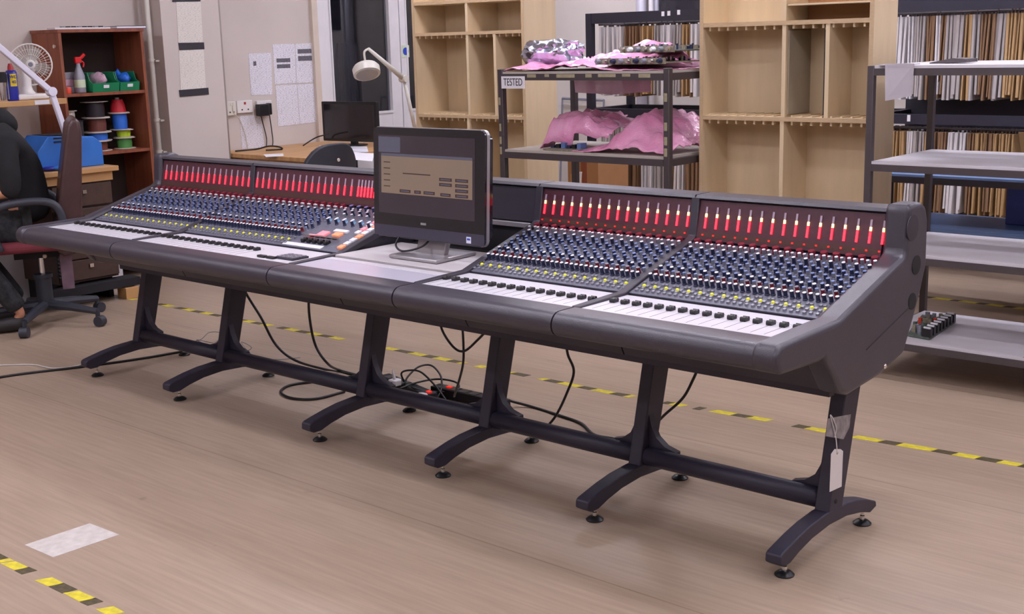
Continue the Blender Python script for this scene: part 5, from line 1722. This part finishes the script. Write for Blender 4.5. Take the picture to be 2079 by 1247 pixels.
# ------------------------------------------------------------------ cupboard with reels and bins
CX, CY0, CY1, CT = -5.85, 1.18, 1.79, 1.655
cu = thing('open_cupboard', 'reddish brown open wooden cupboard full of reels and bins', 'cupboard', ((XW + CX) / 2, (CY0 + CY1) / 2, 0))
obj('side_panel', B((XW + 0.01, CY0, 0), (CX, CY0 + 0.02, CT - 0.02)), 'tan_wood', cu)
obj('side_panel', B((XW + 0.01, CY1 - 0.02, 0), (CX, CY1, CT - 0.02)), 'tan_wood', cu)
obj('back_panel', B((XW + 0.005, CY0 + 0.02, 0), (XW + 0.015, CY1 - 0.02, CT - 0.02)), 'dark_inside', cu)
obj('top_panel', B((XW + 0.005, CY0 - 0.005, CT - 0.02), (CX + 0.005, CY1 + 0.005, CT)), 'tan_wood', cu)
for z in (0.10, 0.862, 1.25):
    obj('cupboard_shelf', B((XW + 0.016, CY0 + 0.02, z - 0.02), (CX - 0.004, CY1 - 0.02, z)), 'tan_wood', cu)
obj('round_knob', MB().lathe((XW + 0.30, CY0 - 0.012, 1.55), [(0.012, 0), (0.009, 0.012)], 12, (0, 1, 0)), 'trim_paint', cu)
# on top
y0, y1 = at(103, 54, X=-5.95).y, at(215, 52, X=-5.95).y
tr = thing('component_strip', 'white strip with dark components on top of the cupboard', 'strip', (-5.95, (y0 + y1) / 2, CT))
obj('strip_base', B((-6.0, y0, CT + 0.0005), (-5.9, y1, CT + 0.012)), 'white_gloss', tr)
for k in range(8):
    y = y0 + 0.05 + k * (y1 - y0 - .08) / 8
    obj('component', B((-5.93, y, CT + 0.012), (-5.905, y + 0.022, CT + 0.02)), 'black_plastic' if k % 3 else 'knob_grey', tr)
y0, y1 = at(224, 52, X=-5.95).y, at(283, 50, X=-5.95).y
bo = thing('white_book', 'thin white book lying on the cupboard top', 'book', (-5.95, (y0 + y1) / 2, CT))
obj('pages', B((-6.02, y0, CT + 0.003), (-5.872, y1 - 0.002, CT + 0.015)), 'paper_plain', bo)
obj('cover', B((-6.025, y0 - 0.002, CT + 0.0005), (-5.87, y1, CT + 0.003)), 'can_blue', bo)
obj('cover', B((-6.025, y0 - 0.002, CT + 0.015), (-5.87, y1, CT + 0.0175)), 'tape_strip', bo)


def reel(label, px, py0, py1, r, mm, disc='reel_white', X=-5.99, zb=None):
    """wire reel standing on its flange; returns top height"""
    a = at(px, py0, X=X + 0.05)
    zt = at(px, py1, X=X + 0.05).z
    zb = a.z if zb is None else zb
    r0 = thing('wire_reel', label, 'reel', (X, a.y, zb))
    obj('flange', MB().lathe((X, a.y, zb), [(r, 0), (r, 0.004)], 22), disc, r0)
    obj('wire_winding', MB().lathe((X, a.y, zb + 0.0041), [(r * .66, 0), (r * .7, (zt - zb) * .5), (r * .66, zt - zb - 0.0083)], 22), mm, r0, smooth=False)
    obj('flange', MB().lathe((X, a.y, zt - 0.0041), [(r, 0), (r, 0.004)], 22), disc, r0)
    return zt


CS = 0.8625
z = reel('brown wire reel at the bottom of the middle stack', 208, 306, 286, 0.09, 'wire_brown', zb=CS)
z = reel('blue wire reel low in the middle stack', 208, 286, 268, 0.09, 'wire_blue', zb=z + .0005)
z = reel('dark brown wire reel in the middle stack', 206, 266, 239, 0.088, 'wire_brown', zb=z + .0005)
z = reel('large black wire reel on top of the middle stack', 202, 238, 206, 0.09, 'wire_black', zb=z + .0005)
z = reel('green wire reel at the bottom of the right stack', 262, 299, 279, 0.072, 'wire_green', zb=CS)
z = reel('lime yellow wire reel in the right stack', 260, 279, 263, 0.066, 'wire_lime', zb=z + .0005)
z = reel('bright blue wire reel in the right stack', 253, 262, 229, 0.07, 'wire_blue', zb=z + .0005)
zz = z
a = at(248, 225, X=-5.94)
r0 = thing('wire_reel', 'red conical wire reel on top of the right stack', 'reel', (-5.99, a.y, zz))
obj('wire_winding', MB().lathe((-5.99, a.y, zz + 0.0045), [(0.052, 0), (0.046, 0.05), (0.034, 0.085)], 20), 'wire_red', r0)
obj('flange', MB().lathe((-5.99, a.y, zz + 0.0005), [(0.07, 0), (0.07, 0.0038)], 20), 'reel_white', r0)
obj('reel_core', MB().lathe((-5.99, a.y, zz + 0.0895), [(0.015, 0), (0.015, 0.012)], 14), 'lamp_cream', r0)
# small white reel on a stand at the left
a = at(152, 246, X=-5.94)
sb = thing('small_parts_box', 'dark box under the small white reel', 'box', (-6.0, a.y, CS))
obj('box_body', B((-6.05, a.y - 0.05, CS), (-5.92, a.y + 0.045, at(150, 247, X=-5.94).z)), 'wire_black', sb)
obj('box_lid', B((-6.055, a.y - 0.053, at(150, 247, X=-5.94).z + 0.0003), (-5.915, a.y + 0.048, at(150, 247, X=-5.94).z + 0.004)), 'black_matte', sb)
reel('small white empty reel left of the black reel', 150, 246, 225, 0.05, 'reel_white', zb=at(150, 247, X=-5.94).z + 0.0045)
# upper compartment
CU = 1.2505


def bin_(label, x0, x1, fill, flabel):
    ya, yb = at(x0, 170, X=CX - .02).y, at(x1, 170, X=CX - .02).y
    X0, X1 = -6.13, -5.865
    r = thing('parts_bin', label, 'bin', ((X0 + X1) / 2, (ya + yb) / 2, CU))
    obj('bin_floor', B((X0, ya, CU), (X1, yb, CU + 0.004)), 'bin_green', r)
    side = [(X0, CU), (X1, CU), (X1 + 0.012, CU + 0.055), (X1 - 0.03, CU + 0.075), (X1 - 0.05, CU + 0.125), (X0, CU + 0.125)]
    obj('bin_side', MB().prism(side, 1, ya, ya + 0.004), 'bin_green', r)
    obj('bin_side', MB().prism(side, 1, yb - 0.004, yb), 'bin_green', r)
    obj('bin_back', B((X0, ya, CU + .004), (X0 + 0.004, yb, CU + 0.125)), 'bin_green', r)
    obj('bin_lip', MB().prism([(X1 - 0.004, CU + 0.004), (X1, CU), (X1 + 0.012, CU + 0.055), (X1 + 0.006, CU + 0.058)], 1, ya + .004, yb - .004), 'bin_green', r)
    c = (ya + yb) / 2
    obj('bin_label', MB().obox((X1 + 0.0095, c, CU + 0.035), (0, 1, 0), (0.21, 0, 0.978), (0.978, 0, -0.21), 0.02, 0.01, 0.0012), 'paper_plain', r)
    f = MB().sphere(((X0 + X1) / 2 + .03, c, CU + 0.08), 0.1, 14, 9, (1.0, 0.42, 0.42))
    for v in f.v:
        k = noise.noise(v * 34)
        v += Vector((noise.noise(v * 30 + Vector((4, 0, 0))) * .02, noise.noise(v * 28) * .012, k * 0.034))
        v.z = max(v.z, CU + 0.006)
    tag(obj('packed_parts', f, fill, smooth=True), flabel, 'parts')


bin_('left green parts bin on the upper cupboard shelf', 186, 240, 'bubble_pale', 'pale pink bag filling the left green bin')
bin_('right green parts bin on the upper cupboard shelf', 242, 281, 'wire_blue', 'blue bag filling the right green bin')
a = at(163, 178, X=-5.92)
sp = thing('spray_bottle', 'clear spray bottle with red trigger in the cupboard', 'bottle', (a.x, a.y, CU))
obj('bottle_body', MB().lathe((a.x, a.y, CU), [(0.035, 0), (0.036, 0.01), (0.036, 0.11), (0.015, 0.17), (0.012, 0.19)], 16), 'bottle_clear', sp, smooth=True)
obj('bottle_label', MB().lathe((a.x, a.y, CU + 0.035), [(0.0365, 0), (0.0365, 0.05)], 16), 'sign_green', sp)
hdz = CU + 0.19
th = MB()
th.box((a.x - 0.012, a.y - 0.022, hdz), (a.x + 0.012, a.y + 0.02, hdz + 0.04))
obj('spray_head', th, 'red_plastic', sp, bevel=0.004)
obj('nozzle', MB().tube([(a.x, a.y + 0.02, hdz + 0.03), (a.x, a.y + 0.05, hdz + 0.055)], 0.011, 8), 'red_plastic', sp)
obj('trigger', MB().tube(bez([(a.x, a.y + 0.02, hdz + 0.015), (a.x, a.y + 0.04, hdz), (a.x, a.y + 0.035, hdz - 0.025)], 4), 0.006, 8), 'red_plastic', sp)
a = at(137, 182, X=-5.90)
tag(obj('orange_cap', MB().lathe((a.x, a.y, CU), [(0.022, 0), (0.024, 0.03), (0.018, 0.042)], 14), 'orange_red'), 'small orange red cap at the left of the upper cupboard shelf', 'cap')
for k, (zz_, mm) in enumerate(((0.0, 'plastic_film'), (0.045, 'bubble_pale'), (0.09, 'bottle_clear'))):
    a = at(131, 165, X=-6.02)
    tag(obj('clear_box', B((-6.10, a.y - 0.03, CU + zz_ + 0.0005), (-5.96, a.y + 0.055, CU + zz_ + 0.044)), mm, bevel=0.003), ['lowest', 'middle', 'top'][k] + ' clear plastic box stacked in the cupboard corner', 'box')
tag(obj('grey_case', B((-6.1, CY0 + 0.15, 0.1005), (-5.9, CY1 - 0.1, 0.42)), 'drawer_brown', bevel=0.004), 'dark case at the bottom of the open cupboard', 'case')

# ------------------------------------------------------------------ swivel chair and seated person
HC = Vector((-4.97, 0.45, 0))
U = Vector((0.454, 0.891, 0))       # image right
W = Vector((0.891, -0.454, 0))      # towards the viewer


def sw(s, w, z):
    return HC + U * s + W * w + Vector((0, 0, z))


c1 = thing('swivel_chair', 'worn brown leather swivel chair with black armrests under the seated person', 'chair', HC)
star_chair(c1, HC, 0.34, -48, 'chair_plastic', 0.085)
cc = MB()
cc.cyl(HC + Vector((0, 0, 0.1)), HC + Vector((0, 0, 0.27)), 0.045, seg=14)
cc.cyl(HC + Vector((0, 0, 0.27)), HC + Vector((0, 0, 0.29)), 0.055, seg=14)
obj('column_cover', cc, 'chair_plastic', c1)
obj('gas_column', MB().cyl(HC + Vector((0, 0, 0.29)), HC + Vector((0, 0, 0.40)), 0.014, seg=10), 'chrome', c1)
obj('mechanism', MB().obox(sw(-0.02, 0, 0.42), U, W, (0, 0, 1), 0.12, 0.1, 0.025), 'black_matte', c1)
obj('lever_knob', MB().sphere(sw(0.02, 0.14, 0.41), 0.012, 8, 6), 'trim_paint', c1)
obj('seat', MB().obox(sw(-0.08, 0, 0.475), U, W, (0, 0, 1), 0.24, 0.24, 0.03), 'chair_red', c1, bevel=0.025, seg=3)
bp = [(0.085, 0.44), (0.12, 0.41), (0.19, 0.42), (0.225, 0.5), (0.25, 0.8), (0.275, 1.08), (0.268, 1.15), (0.235, 1.165), (0.20, 1.12), (0.145, 0.85), (0.10, 0.6)]
n = len(bp)
bm_ = MB()
bm_.add([sw(s, -0.22, z) for s, z in bp] + [sw(s, 0.22, z) for s, z in bp], [tuple(range(n)), tuple(range(2 * n - 1, n - 1, -1))] + [(i, n + i, n + (i + 1) % n, (i + 1) % n) for i in range(n)])
obj('backrest', bm_, 'leather_brown', c1, bevel=0.03, seg=4)
for s_ in (-1, 1):
    w = 0.27 * s_
    obj('armrest', MB().tube(bez([sw(0.10, w, 0.47), sw(0.13, w, 0.60), sw(0.10, w, 0.70), sw(0.0, w, 0.73), sw(-0.18, w, 0.71), sw(-0.24, w, 0.62), sw(-0.2, w, 0.47)], 6), 0.022, 10), 'chair_plastic', c1, smooth=True)
obj('hanging_strap', MB().obox(sw(0.13, 0.1, 0.31), U, W, (0, 0, 1), 0.032, 0.012, 0.10), 'strap_mauve', c1)


def skin(name, chains, mm, parent, sub=2, root=0):
    """chains: list of lists of (Vector, radius); a first element given as int joins an earlier vertex"""
    vs, es, rs = [], [], []
    for ch_ in chains:
        prev = None
        for it in ch_:
            if isinstance(it, int):
                prev = it
                continue
            vs.append(it[0])
            rs.append(it[1])
            if prev is not None:
                es.append((prev, len(vs) - 1))
            prev = len(vs) - 1
    o0 = vs[root]
    me = bpy.data.meshes.new(name)
    me.from_pydata([tuple(v - o0) for v in vs], es, [])
    me.materials.append(MATS[mm])
    o = bpy.data.objects.new(name, me)
    link(o, parent, o0)
    sk = o.modifiers.new('skin', 'SKIN')
    sk.use_smooth_shade = True
    for i, r in enumerate(rs):
        d = me.skin_vertices[0].data[i]
        d.radius = (r, r) if not isinstance(r, tuple) else r
        d.use_root = i == root
    ss = o.modifiers.new('sub', 'SUBSURF')
    ss.levels = sub
    ss.render_levels = sub
    return o


pe = thing('person', 'seated person in black hooded top and patterned trousers at the bench', 'person', HC + Vector((0, 0, 0.5)))
hip, sp1, sp2, nck, hdp = sw(-0.06, 0, 0.60), sw(-0.07, 0, 0.80), sw(-0.11, 0, 0.98), sw(-0.22, 0, 1.14), sw(-0.34, 0, 1.30)
body = [[(hip, 0.13), (sp1, 0.125), (sp2, 0.13), (sw(-0.17, 0, 1.08), 0.09), (nck, 0.055), (sw(-0.30, 0, 1.22), 0.07), (hdp, 0.088), (sw(-0.36, 0, 1.38), 0.07)]]
for s_ in (-1, 1):
    sh_, el, wr = sw(-0.15, 0.19 * s_, 1.04), sw(-0.11, 0.25 * s_, 0.78), sw(-0.36, 0.2 * s_, 0.80)
    hnd = sw(-0.43, 0.18 * s_, 0.80)
    k = sum(len([i for i in c if not isinstance(i, int)]) for c in body)
    body.append([3, (sh_, 0.06), (el, 0.045), (wr, 0.03), (hnd, 0.033)])
    hi = k + 3
    for f in range(4):
        o_ = (f - 1.5) * 0.02
        body.append([hi, (sw(-0.47, 0.18 * s_ + o_, 0.80), 0.0095), (sw(-0.51 - 0.006 * (f in (1, 2)), 0.18 * s_ + o_ * 1.1, 0.785), 0.0085)])
    body.append([hi, (sw(-0.44, 0.18 * s_ - 0.04 * s_, 0.795), 0.0095), (sw(-0.475, 0.18 * s_ - 0.055 * s_, 0.785), 0.0085)])
    k = sum(len([i for i in c if not isinstance(i, int)]) for c in body)
    body.append([0, (sw(-0.12, 0.1 * s_, 0.585), 0.085), (sw(-0.44, 0.14 * s_, 0.56), 0.06), (sw(-0.26, 0.14 * s_, 0.30), 0.05), (sw(-0.13, 0.14 * s_, 0.10), 0.03), (sw(-0.17, 0.14 * s_, 0.06), 0.02), (sw(-0.22, 0.14 * s_, 0.045), 0.018)])
skin('body', body, 'skin', pe)
hood = [[(sw(-0.05, 0, 0.57), (0.165, 0.15)), (sw(-0.06, 0, 0.72), (0.16, 0.155)), (sw(-0.085, 0, 0.90), (0.165, 0.16)), (sw(-0.13, 0, 1.03), (0.15, 0.14)), (sw(-0.20, 0, 1.125), (0.10, 0.09))]]
for s_ in (-1, 1):
    hood.append([3, (sw(-0.14, 0.20 * s_, 1.03), 0.085), (sw(-0.12, 0.25 * s_, 0.90), 0.07), (sw(-0.11, 0.255 * s_, 0.80), 0.062), (sw(-0.15, 0.245 * s_, 0.765), 0.052)])
skin('hooded_top', hood, 'hoodie', pe)
skin('hood', [[(sw(-0.09, -0.08, 1.13), 0.055), (sw(-0.10, 0, 1.16), 0.075), (sw(-0.09, 0.08, 1.13), 0.055)], [1, (sw(-0.18, 0, 1.20), 0.06)]], 'hoodie', pe)
tro = [[(sw(-0.06, 0, 0.58), 0.14)]]
for s_ in (-1, 1):
    tro.append([0, (sw(-0.13, 0.1 * s_, 0.58), 0.1), (sw(-0.43, 0.14 * s_, 0.56), 0.08), (sw(-0.30, 0.14 * s_, 0.36), 0.075), (sw(-0.17, 0.14 * s_, 0.17), 0.06), (sw(-0.14, 0.14 * s_, 0.12), 0.056)])
skin('trousers', tro, 'trousers', pe)
for s_ in (-1, 1):
    skin('shoe', [[(sw(-0.11, 0.14 * s_, 0.05), 0.045), (sw(-0.2, 0.14 * s_, 0.045), 0.045), (sw(-0.31, 0.14 * s_, 0.036), 0.035)]], 'shoe', pe, 1)
skin('hair', [[(sw(-0.27, 0, 1.30), 0.07), (sw(-0.31, 0, 1.37), 0.085), (sw(-0.37, 0, 1.41), 0.065)]], 'hair', pe)
fc_ = MB()
fc_.sphere(sw(-0.435, 0, 1.29), 0.016, 8, 6)
obj('nose', fc_, 'skin', pe, smooth=True)
for s_ in (-1, 1):
    obj('eye', MB().sphere(sw(-0.418, 0.032 * s_, 1.325), 0.011, 8, 6), 'paper_plain', pe, smooth=True)
    obj('ear', MB().sphere(sw(-0.335, 0.085 * s_, 1.305), 0.022, 8, 6, (1, .5, 1.3)), 'skin', pe, smooth=True)
obj('mouth', MB().obox(sw(-0.425, 0, 1.255), U, W, (0, 0, 1), 0.006, 0.022, 0.004), 'knob_red', pe)
